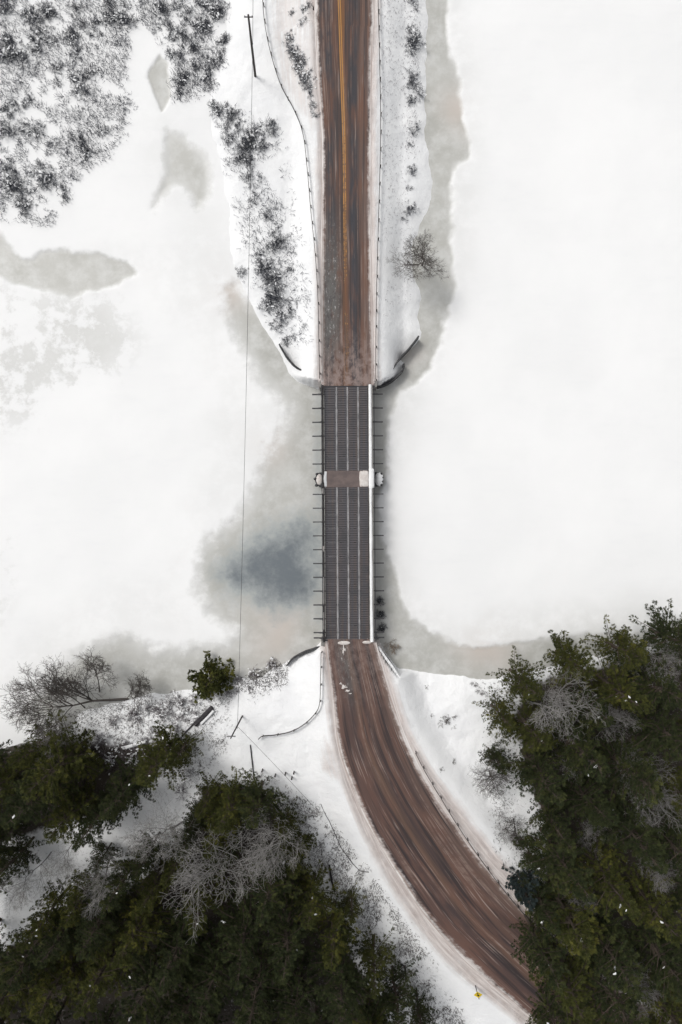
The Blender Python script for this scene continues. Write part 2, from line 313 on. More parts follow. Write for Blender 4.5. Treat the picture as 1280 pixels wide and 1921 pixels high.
# ------------------------------------------------------------------ river ice, banks, roads
def axis(a, b, step, far):
    core = np.arange(a, b + step / 2, step); s = step; q = b; up = []
    while q < far: s *= 1.35; q += s; up.append(q)
    s = step; q = a; dn = []
    while q > -far: s *= 1.35; q -= s; dn.append(q)
    return np.array(dn[::-1] + core.tolist() + up)
def grid(xs, ys):
    X, Y = np.meshgrid(xs, ys); ny, nx = X.shape; i = np.arange((ny - 1) * (nx - 1)); r = i // (nx - 1); c_ = i % (nx - 1); a = r * nx + c_
    return X.ravel(), Y.ravel(), np.stack([a, a + 1, a + nx + 1, a + nx], 1)
X, Y, F = grid(axis(-52, 52, .26, 2600), axis(-76, 76, .26, 2600))
WET = [  # outline, edge softness in metres
    ([(700, -9000), (850, -9000), (850, -60), (840, 40), (848, 125), (868, 190), (884, 262), (888, 300), (858, 312), (850, 370), (856, 450), (850, 520), (850, 572), (838, 620), (812, 672), (790, 712), (748, 752), (728, 790), (722, 830), (726, 880), (716, 930), (716, 1000),
      (734, 1050), (750, 1110), (775, 1160), (830, 1192), (900, 1206), (980, 1206), (1060, 1196), (1150, 1188), (1280, 1160), (2000, 1120), (2000, 1350), (700, 1300), (660, 900), (660, 600), (700, 300)], .8),
    ([(408, 520), (440, 528), (520, 600), (640, 722), (640, 1260), (500, 1320), (250, 1350), (130, 1370), (40, 1350), (60, 1320), (120, 1250), (180, 1205), (230, 1192), (290, 1222), (350, 1224), (425, 1205), (440, 1190), (405, 1165), (370, 1110), (368, 1060), (385, 1025), (430, 975), (468, 930), (478, 880),
      (505, 840), (530, 800), (535, 770), (500, 735), (470, 690), (440, 640), (420, 580)], 2.6),
    ([(-900, 380), (-100, 425), (0, 428), (25, 455), (45, 483), (120, 474), (190, 480), (245, 498), (252, 512), (180, 538), (130, 556), (60, 545), (0, 527), (-100, 530), (-900, 600)], .7),
    ([(300, 106), (314, 122), (318, 180), (304, 210), (292, 182), (277, 146), (285, 128)], .35),
    ([(312, 245), (345, 262), (380, 290), (394, 322), (388, 375), (370, 388), (345, 348), (328, 345), (303, 368), (288, 388), (312, 325)], 1.4)]
STAIN = [([(300, 200), (330, 230), (420, 400), (440, 520), (480, 640), (540, 760), (480, 900), (380, 980), (340, 1080), (360, 1180), (240, 1190), (150, 1200), (40, 1330), (-60, 1340), (60, 1180), (300, 1080), (400, 860), (380, 640), (260, 520), (60, 560), (200, 470), (330, 440), (290, 330)], .20), ([(850, -100), (905, 300), (880, 500), (860, 650), (800, 740), (750, 830), (740, 980), (780, 1100), (860, 1170), (1280, 1120), (1280, 1300), (700, 1300), (700, 500)], .34)]
wet = np.full(X.shape, -9.)
for iw, (pts, soft) in enumerate(WET):
    nk = .3 if iw > 2 else 1.; wet = np.maximum(wet, np.clip((sdist(X, Y, PA(pts)) + (.25 if iw > 2 else 0) + (fnoise(X, Y, 5.0, 40) * 1.0 + fnoise(X, Y, 1.1, 44) * .4) * nk) / soft, -9, 9))
stain = np.zeros(X.shape)
for pts, k in STAIN: stain = np.maximum(stain, k * sstep(-3.5, 3.5, sdist(X, Y, PA(pts)) + fnoise(X, Y, 8, 90) * 3))
dark = np.clip(sdist(X, Y, PA([(395, 1085), (430, 1035), (485, 990), (540, 978), (600, 945), (612, 985), (612, 1120), (580, 1155), (500, 1140), (430, 1115)])) / 3.6, -3, 1) * .8
core = sstep(-4.2, 3.2, sdist(X, Y, PA([(415, 1090), (465, 1040), (505, 995), (560, 985), (590, 1040), (582, 1110), (545, 1130), (470, 1116)])) + fnoise(X, Y, 4, 77) * 2.6 + fnoise(X, Y, 1.3, 79) * 1.3); dark = np.where(dark > -.6, dark * .75 + .95 * core, dark)
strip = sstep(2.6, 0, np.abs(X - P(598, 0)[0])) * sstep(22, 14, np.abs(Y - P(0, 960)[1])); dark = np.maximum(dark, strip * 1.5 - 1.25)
mott = sstep(-4, 4, sdist(X, Y, PA([(-300, 530), (60, 540), (210, 560), (250, 640), (190, 740), (60, 800), (-300, 780)])))
mott = np.maximum(mott, .55 * sstep(-2, 3, sdist(X, Y, PA([(-100, 960), (30, 970), (40, 1080), (10, 1180), (-100, 1200)]))))
warm = np.zeros(X.shape)
for a, b, r in ((420, 545, 3.5), (530, 1190, 5), (860, 210, 3), (910, 1210, 4), (770, 660, 2.5), (500, 830, 3)):
    wx, wy, _ = P(a, b); warm = np.maximum(warm, np.exp(-((X - wx) ** 2 + (Y - wy) ** 2) / r ** 2))
wq = sstep(-.4, .5, wet + fnoise(X, Y, 1.2, 50) * .4)
Z = .14 * (1 - wq) * (1 + .5 * fnoise(X, Y, 9, 60)) + .02 + fnoise(X, Y, 1.0, 63) * .012 * (1 - wq)
ice = mk('river_ice', np.stack([X, Y, Z], 1), F, M['ice'], smooth=True); tag(ice, kind='structure')
for nme, a in (('wet', wet), ('dark', dark), ('mottle', mott), ('warm', warm), ('stain', stain)): attr(ice.data, nme, a)

X, Y, F = grid(axis(-52, 52, .26, 2600), axis(-80, 76, .26, 2600))
Z, dirt, sd = ground_raw(X, Y); RU, RS = ground_raw.ru, ground_raw.rs
keep = (Z[F] > -.5).any(1); F = F[keep]; used = np.unique(F); idx = np.full(len(X), -1); idx[used] = np.arange(len(used)); F = idx[F]; X, Y, Z, dirt, sd, RU, RS = (q[used] for q in (X, Y, Z, dirt, sd, RU, RS))
pull = sdist(X, Y, PA([(500, -60), (604, -60), (606, 330), (590, 300), (575, 235), (545, 190), (520, 140), (505, 60)], 2.5))
dirt = np.maximum(dirt, sstep(-.6, 1.2, pull) * .62)
junc = sdist(X, Y, PA([(606, 1380), (640, 1400), (660, 1475), (640, 1470), (600, 1450)], 3.4)); dirt = np.maximum(dirt, sstep(-1., 1., junc) * .75)
lit = np.zeros(X.shape)
for pts, a in (([(480, 1450), (600, 1520), (700, 1660), (800, 1790), (900, 1960), (780, 1960), (640, 1760), (540, 1560)], .9), ([(140, 1320), (430, 1290), (440, 1400), (360, 1480), (100, 1480)], .8), ([(900, 1280), (2000, 1200), (2000, 3000), (960, 2000), (960, 1500)], .8), ([(0, 1400), (340, 1400), (500, 1500), (700, 1900), (0, 2200)], .5)):
    lit = np.maximum(lit, a * sstep(-1.2, 1.2, sdist(X, Y, PA(pts, 2))))
gr = mk('ground', np.stack([X, Y, Z], 1), F, M['ground'], smooth=True); tag(gr, kind='structure'); attr(gr.data, 'dirt', dirt); attr(gr.data, 'litter', lit); attr(gr.data, 'ru', np.clip(RU, -9, 30)); attr(gr.data, 'rs', RS % 2000)
duff = np.zeros(X.shape)
for pts in ([(1000, 1290), (1300, 1210), (1430, 1210), (1430, 2060), (1030, 2060), (1010, 1900), (1010, 1760), (1030, 1560), (985, 1460), (970, 1350)], [(-140, 1430), (40, 1400), (330, 1400), (300, 1470), (200, 1540), (60, 1580), (-140, 1640)], [(370, 1480), (490, 1480), (560, 1600), (640, 1760), (780, 2000), (760, 2060), (-140, 2060), (-140, 1850), (30, 1770), (200, 1690), (330, 1600)]):
    duff = np.maximum(duff, sstep(-1.5, 2.5, sdist(X, Y, PA(pts, 4))))
attr(gr.data, 'duff', duff)

def make_road(name, ed, mat, flip):
    L, Rr = ed; n = 13; V = []; U = []; v = 0; prev = None; sand = []; slush = []
    for a, b in zip(L, Rr):
        m_ = (a + b) / 2
        if prev is not None: v += float(np.linalg.norm(m_ - prev))
        prev = m_
        for k in range(n):
            f = k / (n - 1); q = a + (b - a) * f; V.append((q[0], q[1], q[2] + .07 * (1 - (2 * f - 1) ** 2) - (.06 if k in (0, n - 1) else 0))); U.append((f, v))
            sand.append(flip(q)); py_ = CY - q[1] / S; slush.append(float(sstep(380, 560, py_) * sstep(740, 600, py_) * sstep(.02, .12, f) * sstep(.42, .28, f)) if name == 'road_north' else .8 * math.exp(-((f - .33) / .1) ** 2) * float(sstep(1330, 1230, py_)))
    F = [(i * n + k, i * n + k + 1, (i + 1) * n + k + 1, (i + 1) * n + k) for i in range(len(L) - 1) for k in range(n - 1)]
    if (Vector(V[1]) - Vector(V[0])).cross(Vector(V[n]) - Vector(V[0])).z < 0: F = [f[::-1] for f in F]
    o = mk(name, V, F, mat, smooth=True); uvl = o.data.uv_layers.new(name='UVMap')
    uvl.data.foreach_set('uv', np.array([U[l.vertex_index] for l in o.data.loops], np.float32).ravel())
    attr(o.data, 'sand', sand); attr(o.data, 'slush', slush); return tag(o, kind='structure')
yB = P(0, 722, 3.2)[1]
road_n = make_road('road_north', EDN, M['road_n'], lambda q: float(sstep(9, .5, abs(q[1] - yB)) * .9) + (.35 if q[0] > 2.6 else 0) * 0)
yS = P(0, 1200, 3.2)[1]
road_s = make_road('road_south', EDS, M['road_s'], lambda q: float(sstep(12, 1, abs(q[1] - yS)) * .35))
# worn double centre line on the north road
for off in (-.13, .13):
    cl = smooth_line([P(635.5, -400, 2.5), P(636, -60, 2.5), P(638, 40, 2.55), P(642, 160, 2.6), P(645.5, 270, 2.7), P(647, 400, 2.8), P(649, 560, 3.0), P(652, 668, 3.17)], 14)
    V, F_, wr = [], [], []
    for i, q in enumerate(cl):
        zz = q[2] + .082
        V += [(q[0] + off - .075, q[1], zz), (q[0] + off + .075, q[1], zz)]; k = float(sstep(0, 60, -(q[1] - 72))) ; wr += [-.10 + .36 * k] * 2
        if i: F_.append((2 * i - 2, 2 * i, 2 * i + 1, 2 * i - 1))
    o = mk('centre_line', V, F_, M['paint']); attr(o.data, 'wear', wr); tag(o, kind='structure'); o.parent = road_n

# ------------------------------------------------------------------ bridge
k_ = S * (H - 3.2) / H
bridge = empty('bridge', P(653, 962, 0) and ((653 - CX) * k_, (CY - 962) * k_, 0), (0, 0, R(.36)))
tag(bridge, 'two-span dark steel deck bridge with snow-lined kerb crossing the frozen river', 'bridge')
bx = lambda px: (px - 653) * k_
by = lambda py: (962 - py) * k_
ZD = 3.2
def cp(o, parent, loc): c = o.copy(); col.objects.link(c); c.parent = parent; c.location = loc; return c
spans = [(726, 883, 6), (914, 1200, 11)]
strips = [(609.5, 631), (634.5, 651.5), (655, 671.5), (675, 691)]
for si, (a, b) in enumerate(strips):
    for y0, y1, nb in spans:
        L = (y1 - y0) * k_ / nb; W = (b - a) * k_; mb = MB(); mb.box(0, W, -L + .02, 0, -.12, -.05, 1)
        mb.box(0, .07, -L + .02, 0, -.05, 0); mb.box(W - .07, W, -L + .02, 0, -.05, 0)
        nbar = 6
        for q in range(nbar): yy = -L * (q + .5) / nbar; mb.box(.07, W - .07, yy - .105, yy + .105, -.05, -.004)
        first = None
        for j in range(nb):
            loc = (bx(a), by(y0) - j * L, ZD + random.uniform(-.008, .008))
            if first is None: first = mb.build('deck_panel', [M['deck'], M['deck_low']], bridge); first.location = loc
            else: cp(first, bridge, loc)
for x in (632.8, 653.2, 673.2):
    for y0, y1, nb in spans:
        n = 60; V, F_ = [], []
        for i in range(n + 1):
            yy = by(y0 + (y1 - y0) * i / n); hw = .07 + .04 * float(vnoise(x, yy, .8, 3)); zz = ZD + .02 + .012 * float(vnoise(x, yy, .5, 4))
            V += [(bx(x) - .1, yy, ZD - .1), (bx(x) - hw, yy, zz), (bx(x) + hw, yy, zz), (bx(x) + .1, yy, ZD - .1)]
            if i: F_ += [((i - 1) * 4 + k, (i - 1) * 4 + k + 1, i * 4 + k + 1, i * 4 + k) for k in range(3)]
        mk('snow_strip', V, F_, M['joint_snow'], bridge)
for x in (613, 639, 666, 692):
    for y0, y1, nb in spans:
        m = MB(); X0 = bx(x); m.box(X0 - .18, X0 + .18, by(y1), by(y0), 2.16, 2.2).box(X0 - .02, X0 + .02, by(y1), by(y0), 2.2, 2.76).box(X0 - .18, X0 + .18, by(y1), by(y0), 2.76, 2.79); m.build('girder', M['dark_steel'], bridge)
m = MB(); xl, xr = bx(587), bx(720); m.box(xl, xr, -.075, .075, -.04, 0).box(xl, xr, -.02, .02, -.27, -.04).box(xl, xr, -.07, .07, -.30, -.27); fb = m.build('floor_beam', M['steel'], bridge)
beams = [y0 + (y1 - y0) * (i + .5) / nb for y0, y1, nb in spans for i in range(nb)] + [1197]
fb.location = (0, by(beams[0]), ZD - .125)
for y in beams[1:]: cp(fb, bridge, (0, by(y), ZD - .125))
# railings on both sides: posts at each floor beam, two rails
for x, out in ((604.2, -1), (703.5, 1)):
    rl = ob('railing', None, bridge); X0 = bx(x)
    m = MB(); m.box(-.04, .04, -.04, .04, 0, 1.02).box(-.07, .07, -.07, .07, 0, .03)
    m.tube([(out * .02, 0, .72), (out * .98, 0, .02)], .025, 5); ps = None
    for y in beams:
        loc = (X0, by(y), ZD - .125)
        if ps is None: ps = m.build('post', M['steel'], rl); ps.location = loc
        else: cp(ps, rl, loc)
    for z, wd in ((.88, .04), (.52, .03), (.2, .03)):
        q = MB(); q.box(X0 - wd - .05 * out, X0 + wd - .05 * out, by(1204), by(722), ZD - .125 + z - .05, ZD - .125 + z + .05); q.build('rail', M['dark_steel'], rl)
# kerbs: snow-loaded one on the right, bare one on the left
m = MB(); m.box(bx(692.2), bx(700.5), by(1204), by(722), ZD - .1, ZD + .18); kb = m.build('kerb', M['concrete'], bridge)
n = 240; V, F_ = [], []
for i in range(n + 1):
    py = 722 + 482 * i / n; yy = by(py); j = .07 * float(fnoise(3, yy, 2.2, 8)); wide = .1 * float(sstep(1150, 1200, py)) + (.28 if 880 < py < 916 else 0)
    a0, b0 = bx(693.2) - j * .5 - (.06 if 880 < py < 916 else 0), bx(698.8) + j + wide
    for f, z in ((0, .14), (.12, .27), (.4, .33), (.75, .31), (.93, .24), (1, .12)): V.append((a0 + (b0 - a0) * f, yy, ZD + z + .03 * float(vnoise(f * 3, yy, .6, 2))))
    if i: F_ += [((i - 1) * 6 + q, (i - 1) * 6 + q + 1, i * 6 + q + 1, i * 6 + q) for q in range(5)]
mk('kerb_snow', V, F_, M['snow'], kb, smooth=True)
m = MB(); m.box(bx(605.5), bx(608.8), by(1204), by(722), ZD - .1, ZD + .16); kl = m.build('kerb', M['rust_steel'], bridge)
for y0, y1, wd in ((1082, 1133, .05), (1148, 1180, .05), (916, 926, .07), (1024, 1034, .13)):
    m = MB(); path = [(bx(606.5), by(y0 + (y1 - y0) * i / 6), ZD + .16) for i in range(7)]; m.sweep(path, [(-wd, 0), (-wd * .6, .07), (wd * .6, .07), (wd, 0)]); m.build('kerb_snow', M['dirty_snow'], kl)
# pier: concrete stem, pointed noses, capped by a grit-covered slab
V, F_ = [], []; xa, xb, ya, yb2 = bx(602), bx(708), by(912), by(885); ym = (ya + yb2) / 2
pl = [(xa, ya), (xb, ya)] + [(xb + .98 * math.sin(R(t_)), ym - (yb2 - ya) / 2 * math.cos(R(t_))) for t_ in range(20, 161, 20)] + [(xb, yb2), (xa, yb2)] + [(xa - .8 * math.sin(R(t_)), ym + (yb2 - ya) / 2 * math.cos(R(t_))) for t_ in range(20, 161, 20)]
n = len(pl); V = [(x, y, -1.2) for x, y in pl] + [(x, y, 2.1) for x, y in pl]; F_ = [(i, (i + 1) % n, n + (i + 1) % n, n + i) for i in range(n)] + [tuple(range(n, 2 * n))]
pier = mk('pier', V, F_, M['stone'], bridge)
def heap(name, cx, cy, rx, ry, z0, h, mat, parent, seed, nr=9, ns=22, sq=2., rough=.12):
    V, F_ = [(cx, cy, z0 + h)], []
    for i in range(1, nr + 1):
        f = i / nr
        for j in range(ns):
            an = 2 * math.pi * j / ns; e = 1 / (abs(math.cos(an)) ** sq + abs(math.sin(an)) ** sq) ** (1 / sq) + rough * float(fnoise(math.cos(an) * 2 + seed, math.sin(an) * 2, .9, 21)); x = cx + rx * f * e * math.cos(an); y = cy + ry * f * e * math.sin(an)
            V.append((x, y, z0 + h * (1 - f ** 2.2) + .08 * h * float(vnoise(x * 3, y * 3, .8, 22)) - (.06 if i == nr else 0)))
    F_ = [(0, 1 + j, 1 + (j + 1) % ns) for j in range(ns)] + [(1 + (i - 1) * ns + j, 1 + i * ns + j, 1 + i * ns + (j + 1) % ns, 1 + (i - 1) * ns + (j + 1) % ns) for i in range(1, nr) for j in range(ns)]
    return mk(name, V, F_, mat, parent, smooth=True)
heap('nose_snow', xb + .35, ym, .62, 1.0, 2.08, .35, M['snow'], pier, 1); heap('nose_snow', xa - .2, ym, .5, .8, 2.08, .18, M['dirty_snow'], pier, 4)
for dy in (-.75, -.3, .2, .7): heap('stone', xb + .82 - abs(dy) * .25, ym + dy, .22, .24, 2.02, .26, M['stone'], pier, dy * 9, 4, 9)
for q, dy in ((-.6, -.8), (-.75, .1), (-.5, .75)): heap('stone', xa + q, ym + dy, .25, .2, 2.02, .26, M['stone'], pier, dy * 5, 4, 9)
m = MB(); m.box(bx(609), bx(692), by(914), by(883), ZD - .45, ZD + .012); slab = m.build('pier_slab', M['grit'], bridge)
heap('slab_snow', bx(683.5), by(898.5), .68, 1.16, ZD + .012, .14, M['dirty_snow'], slab, 7, 9, 40, 9.); heap('slab_snow', bx(610), by(898.5), .3, 1.14, ZD + .0, .2, M['snow'], slab, 9, 9, 40, 8.)
for y0, y1 in ((714, 726), (1200, 1212)):
    m = MB(); m.box(bx(601), bx(709), by(y1), by(y0), -1.2, ZD - .16); m.build('abutment', M['concrete'], bridge)
    m = MB(); yj = 725 if y0 < 800 else 1201; m.box(bx(608), bx(693), by(yj + 1.2), by(yj - 1.2), ZD - .1, ZD + (.0 if y0 < 800 else .004)); m.build('expansion_joint', M['dark_steel'], bridge)
heap('end_snow', bx(644), by(1206), .95, .28, ZD + .05, .10, M['dirty_snow'], bridge, 3); heap('end_snow', bx(687), by(1205), .7, .22, ZD + .05, .07, M['dirty_snow'], bridge, 13)

for px_, py_, rx_, ry_ in ((646, 1288, .42, .26), (652, 1296, .3, .16), (640, 1283, .22, .14), (658, 1301, .22, .1), (645, 1218, .2, .5)):
    x_, y_, _ = P(px_, py_, 3.35); q = heap('snow_smear', 0, 0, rx_, ry_, 0, .03, M['dirty_snow'], road_s, px_ * .7, 6, 36, 1.3, 1.3); q.location = (x_, y_, 3.36)
# ------------------------------------------------------------------ walls, guardrails
def wall(label, pts, z0, z1, wd, snow=0.0, name='retaining_wall'):
    path = smooth_line([(*P(a, b, z1)[:2], 0) for a, b in pts], 8); root = empty(name, (0, 0, 0)); m = MB(); V = []
    path = [Vector(p) for p in path]
    for i in range(len(path) - 1):                       # rough coursed blocks
        a, b = path[i], path[i + 1]; e = random.uniform(.85, 1.15); g = (b - a) * .03
        m.sweep([a + g + Vector((0, 0, z0)), b - g + Vector((0, 0, z0))], [(-wd * e, 0), (wd * e, 0), (wd * .85, (z1 - z0) * random.uniform(.93, 1.04)), (-wd * .85, (z1 - z0) * random.uniform(.93, 1.02))])
    m.build('masonry', M['stone'], root)
    if snow:
        m = MB(); m.sweep([p + Vector((0, 0, z1 - .02 + .03 * math.sin(i * 2.1))) for i, p in enumerate(path)], [(-snow, 0), (-snow * .7, .14), (snow * .4, .18), (snow, 0)]); m.build('snow_cap', M['snow'], root)
    return tag(root, label, 'retaining wall', 'stone walls at the bridge ends')
wall('dark stone wing wall at the river edge right of the bridge’s far end'.replace('’', "'"), [(708, 726), (728, 718), (745, 706), (757, 692), (758, 681)], -.6, 1.5, .12)
wall('jagged dark wall climbing the bank above the wing wall, right of the road', [(707, 715), (722, 706), (737, 692), (750, 672), (768, 653), (786, 630)], .2, 1.75, .12)
wall('curved dark wall running up the snowy bank left of the far bridge end', [(602, 717), (580, 702), (556, 688), (538, 668), (524, 645)], .2, 1.9, .11)
wall('snow-capped slanting wing wall right of the near bridge end', [(709, 1213), (722, 1232), (737, 1252), (752, 1278), (768, 1322)], -.6, 2.6, .12, .2)
wall('short dark wing wall left of the near bridge end', [(606, 1211), (590, 1218), (572, 1224), (550, 1236), (538, 1250)], -.6, 1.0, .09)
def guardrail(label, pts, hz=.68, mat='rust_steel', step=2.0, name='guardrail', zf=None):
    path = smooth_line([G(a, b) if zf is None else P(a, b, zf) for a, b in pts], 8); path = [Vector(p) for p in path]
    root = empty(name, path[0]); o = path[0]; pp = [p - o + Vector((0, 0, hz)) for p in path]
    m = MB(); m.sweep(pp, [(-.03, -.15), (.015, -.15), (.05, -.08), (.015, 0), (.05, .08), (.015, .16), (-.03, .16)]); m.build('rail', M[mat], root)
    pm = MB(); pm.box(-.05, .05, -.06, .06, -.5, hz + .12); ps = None; acc = 0
    for i in range(len(path)):
        if i: acc += (path[i] - path[i - 1]).length
        if i == 0 or acc >= step:
            acc = 0; tdir = path[min(i + 1, len(path) - 1)] - path[max(i - 1, 0)]; q = ob('post', ps, root) if ps else pm.build('post', M['pole'], root)
            ps = q.data; sd = Vector((tdir.y, -tdir.x, 0)).normalized(); q.location = path[i] - o - sd * .09; q.rotation_euler = (0, 0, math.atan2(tdir.y, tdir.x) - math.pi / 2)
    return tag(root, label, 'guardrail', 'roadside guardrails')
guardrail('long dark guardrail bowing out around the pull-off left of the far road', [(492, -160), (493, -60), (494, 0), (498, 50), (509, 105), (528, 165), (552, 210), (569, 255), (577, 320), (584, 400), (592, 480), (597, 560), (599, 650), (600, 712)])
guardrail('straight dark guardrail along the right edge of the far road', [(706, -160), (707, -60), (709, 0), (712, 120), (714, 250), (711, 380), (707, 520), (705, 640), (705, 714)])
guardrail('guardrail curling away into the snow left of the near bridge end', [(603, 1222), (602, 1270), (600, 1318), (590, 1338), (570, 1357), (545, 1370), (515, 1376), (494, 1378), (486, 1384)])
guardrail('dark guardrail following the outside of the bend on the near road', [(779, 1410), (800, 1450), (830, 1500), (862, 1552), (900, 1607), (938, 1658), (976, 1704), (1030, 1762), (1110, 1828)])
# small posts in the snow
for i, (a, b) in enumerate(((493, 1443), (503, 1459), (517, 1452), (536, 1449), (548, 1457), (552, 1447))):
    x, y, z = G(a, b); m = MB(); m.tube([(0, 0, -.4), (.01, 0, .5), (.03, .02, .95)], [.11, .10, .085], 7); m.add([(-.09, -.09, .95), (.13, -.09, .95), (.13, .13, .95), (-.09, .13, .95), (.02, .02, 1.04)], [(0, 1, 4), (1, 2, 4), (2, 3, 4), (3, 0, 4)], 1)
    tag(ob('fence_post', m.build('tmp', [M['pole'], M['pole']]).data, None, (x, y, z)), 'short dark post, %s from the left in the row above the pines' % ('first', 'second', 'third', 'fourth', 'fifth', 'last')[i], 'post', 'row of short posts')
    bpy.data.objects.remove(bpy.data.objects['tmp'])

# ------------------------------------------------------------------ utility poles and cables
def utility_pole(label, base, top, r=.16):
    b = Vector(base); t_ = Vector(top); root = empty('utility_pole', b); d_ = t_ - b
    m = MB(); m.tube([Vector((0, 0, -.4)), d_ * .5, d_], [r * 1.15, r, r * .8], 9); m.build('shaft', M['pole'], root)
    m = MB(); u = d_ * .955; m.box(u.x - .55, u.x + .55, u.y + .08, u.y + .16, u.z - .06, u.z + .06); cr = m.build('crossarm', M['pole'], root)
    for dx in (-.45, 0, .45): q = MB(); q.tube([(u.x + dx, u.y + .12, u.z + .07), (u.x + dx, u.y + .12, u.z + .16), (u.x + dx, u.y + .12, u.z + .27)], [.05, .075, .03], 7); q.build('insulator', M['porcelain'], cr)
    m = MB(); u = d_ * .56; m.box(u.x - .05, u.x + .2, u.y - .06, u.y + .06, u.z - .05, u.z + .05); m.build('bracket', M['steel'], root)
    return tag(root, label, 'utility pole', 'utility poles')
bN = G(479, 143); tN = P(466, 28, bN[2] + 10.9); utility_pole('tall wooden utility pole standing in snow left of the far road', bN, tN, .15)
bS = G(455, 1343); tS = P(433, 1385, bS[2] + 8.2); utility_pole('wooden utility pole on the near bank left of the road', bS, tS, .10)
def cable(label, a, b, sag, r=.026, group='overhead cables'):
    a, b = Vector(a), Vector(b); m = MB(); n = 24; o = a
    m.tube([a.lerp(b, i / n) - o - Vector((0, 0, sag * 4 * (i / n) * (1 - i / n))) for i in range(n + 1)], r, 5); q = m.build('overhead_cable', M['cable']); q.location = o; return tag(q, label, 'cable', group)
aN = Vector(bN).lerp(Vector(tN), .56) + Vector((.15, 0, 0)); aS = Vector(bS).lerp(Vector(tS), .5) + Vector((.1, 0, 0))
cable('thin cable strung over the river between the two utility poles', aN, aS, 1.1)
cable('thin cable leaving the far utility pole at the top edge', aN, P(474, -560, 8.3), .8)
cable('thin cable slanting from the near pole towards the bend of the road', aS, G(588, 1512, .1), .25, .022)
# logs and lumber
def log(label, pts, r, name='log', snow=False, h=None):
    path = [Vector(G(a, b, r * .6)) for a, b in pts]; o = path[0]; root = empty(name, o); m = MB()
    m.tube([p - o for p in path], [r * random.uniform(.8, 1.1) for _ in path], 7); m.build('trunk', M['log'], root)
    if snow: m = MB(); m.sweep([p - o + Vector((0, 0, r * .75)) for p in path], [(-r, 0), (-r * .5, .12), (r * .5, .12), (r, 0)]); m.build('snow_cap', M['snow'], root)
    return tag(root, label, 'log', 'logs on the near left bank')
log('thick dark log on the bank, lying right of the brush patch', [(399, 1326), (388, 1338), (376, 1350), (366, 1359)], .34)
log('slim pole lying lengthwise beyond the thick dark log', [(364, 1358), (352, 1370), (336, 1388)], .11)
log('second thick log tucked against the first below the small pine', [(402, 1332), (390, 1345), (378, 1357)], .2, snow=True)
log('snow-covered straight log lying above the left pines', [(232, 1402), (252, 1397), (275, 1389)], .24, snow=True)
log('short dark stump piece on the snow above the left pines', [(156, 1378), (163, 1371)], .26)
log('dark fallen sapling pointing down towards the centre-left pines', [(470, 1397), (473, 1425), (477, 1462)], .09)
log('crooked dead branch lying along the slope beside the bend', [(602, 1508), (612, 1530), (618, 1540), (640, 1590), (662, 1620), (676, 1634), (692, 1636)], .05)
log('crooked dead branch stuck in the snow at the pine edge', [(618, 1622), (622, 1650), (628, 1672)], .15)
log('bent dead branch beside the lowest pines left of the road', [(752, 1808), (760, 1812), (762, 1838)], .15)
# warning sign
x, y, z = G(892, 1850); sg = empty('warning_sign', (x, y, z), (0, 0, R(4))); m = MB(); m.box(-.05, .05, .03, .11, -.4, 2.55); m.build('post', M['steel'], sg)
def poly_plate(pts, y0, th, name, mat, par, cx=0, cz=0): n = len(pts); return mk(name, [(a + cx, y0, b + cz) for a, b in pts] + [(a + cx, y0 + th, b + cz) for a, b in pts], [tuple(range(n)), tuple(range(n, 2 * n))[::-1]] + [(i, n + i, n + (i + 1) % n, (i + 1) % n) for i in range(n)], mat, par)
D = .58; pt = poly_plate([(0, -D), (D, 0), (0, D), (-D, 0)], .12, .03, 'plate', M['yellow'], sg, 0, 1.85)
poly_plate([(-.06, -.34), (.06, -.34), (.06, .1), (.19, .1), (0, .34), (-.19, .1), (-.06, .1)], .153, .012, 'arrow', M['black'], pt, 0, 1.85)
tag(sg, 'yellow diamond warning sign on a post beside the near road', 'sign')

# ------------------------------------------------------------------ vegetation builders
def tubes(segs, k):                                    # segs: rows x0 y0 z0 x1 y1 z1 r0 r1
    s = np.array(segs, float); n = len(s); a, b = s[:, :3], s[:, 3:6]; t_ = b - a; t_ /= np.linalg.norm(t_, axis=1, keepdims=True) + 1e-9
    ref = np.where(np.abs(t_[:, 2:3]) < .9, np.array([[0, 0, 1.]]), np.array([[1., 0, 0]])); u = np.cross(t_, ref); u /= np.linalg.norm(u, axis=1, keepdims=True) + 1e-9; v = np.cross(t_, u)
    an = 2 * np.pi * np.arange(k) / k; ring = u[:, None] * np.cos(an)[None, :, None] + v[:, None] * np.sin(an)[None, :, None]
    V = np.concatenate([a[:, None] + ring * s[:, 6][:, None, None], b[:, None] + ring * s[:, 7][:, None, None]], 1).reshape(-1, 3)
    j = np.arange(k); f = np.stack([j, (j + 1) % k, k + (j + 1) % k, k + j], 1); F = (f[None] + (np.arange(n) * 2 * k)[:, None, None]).reshape(-1, 4)
    return V, F
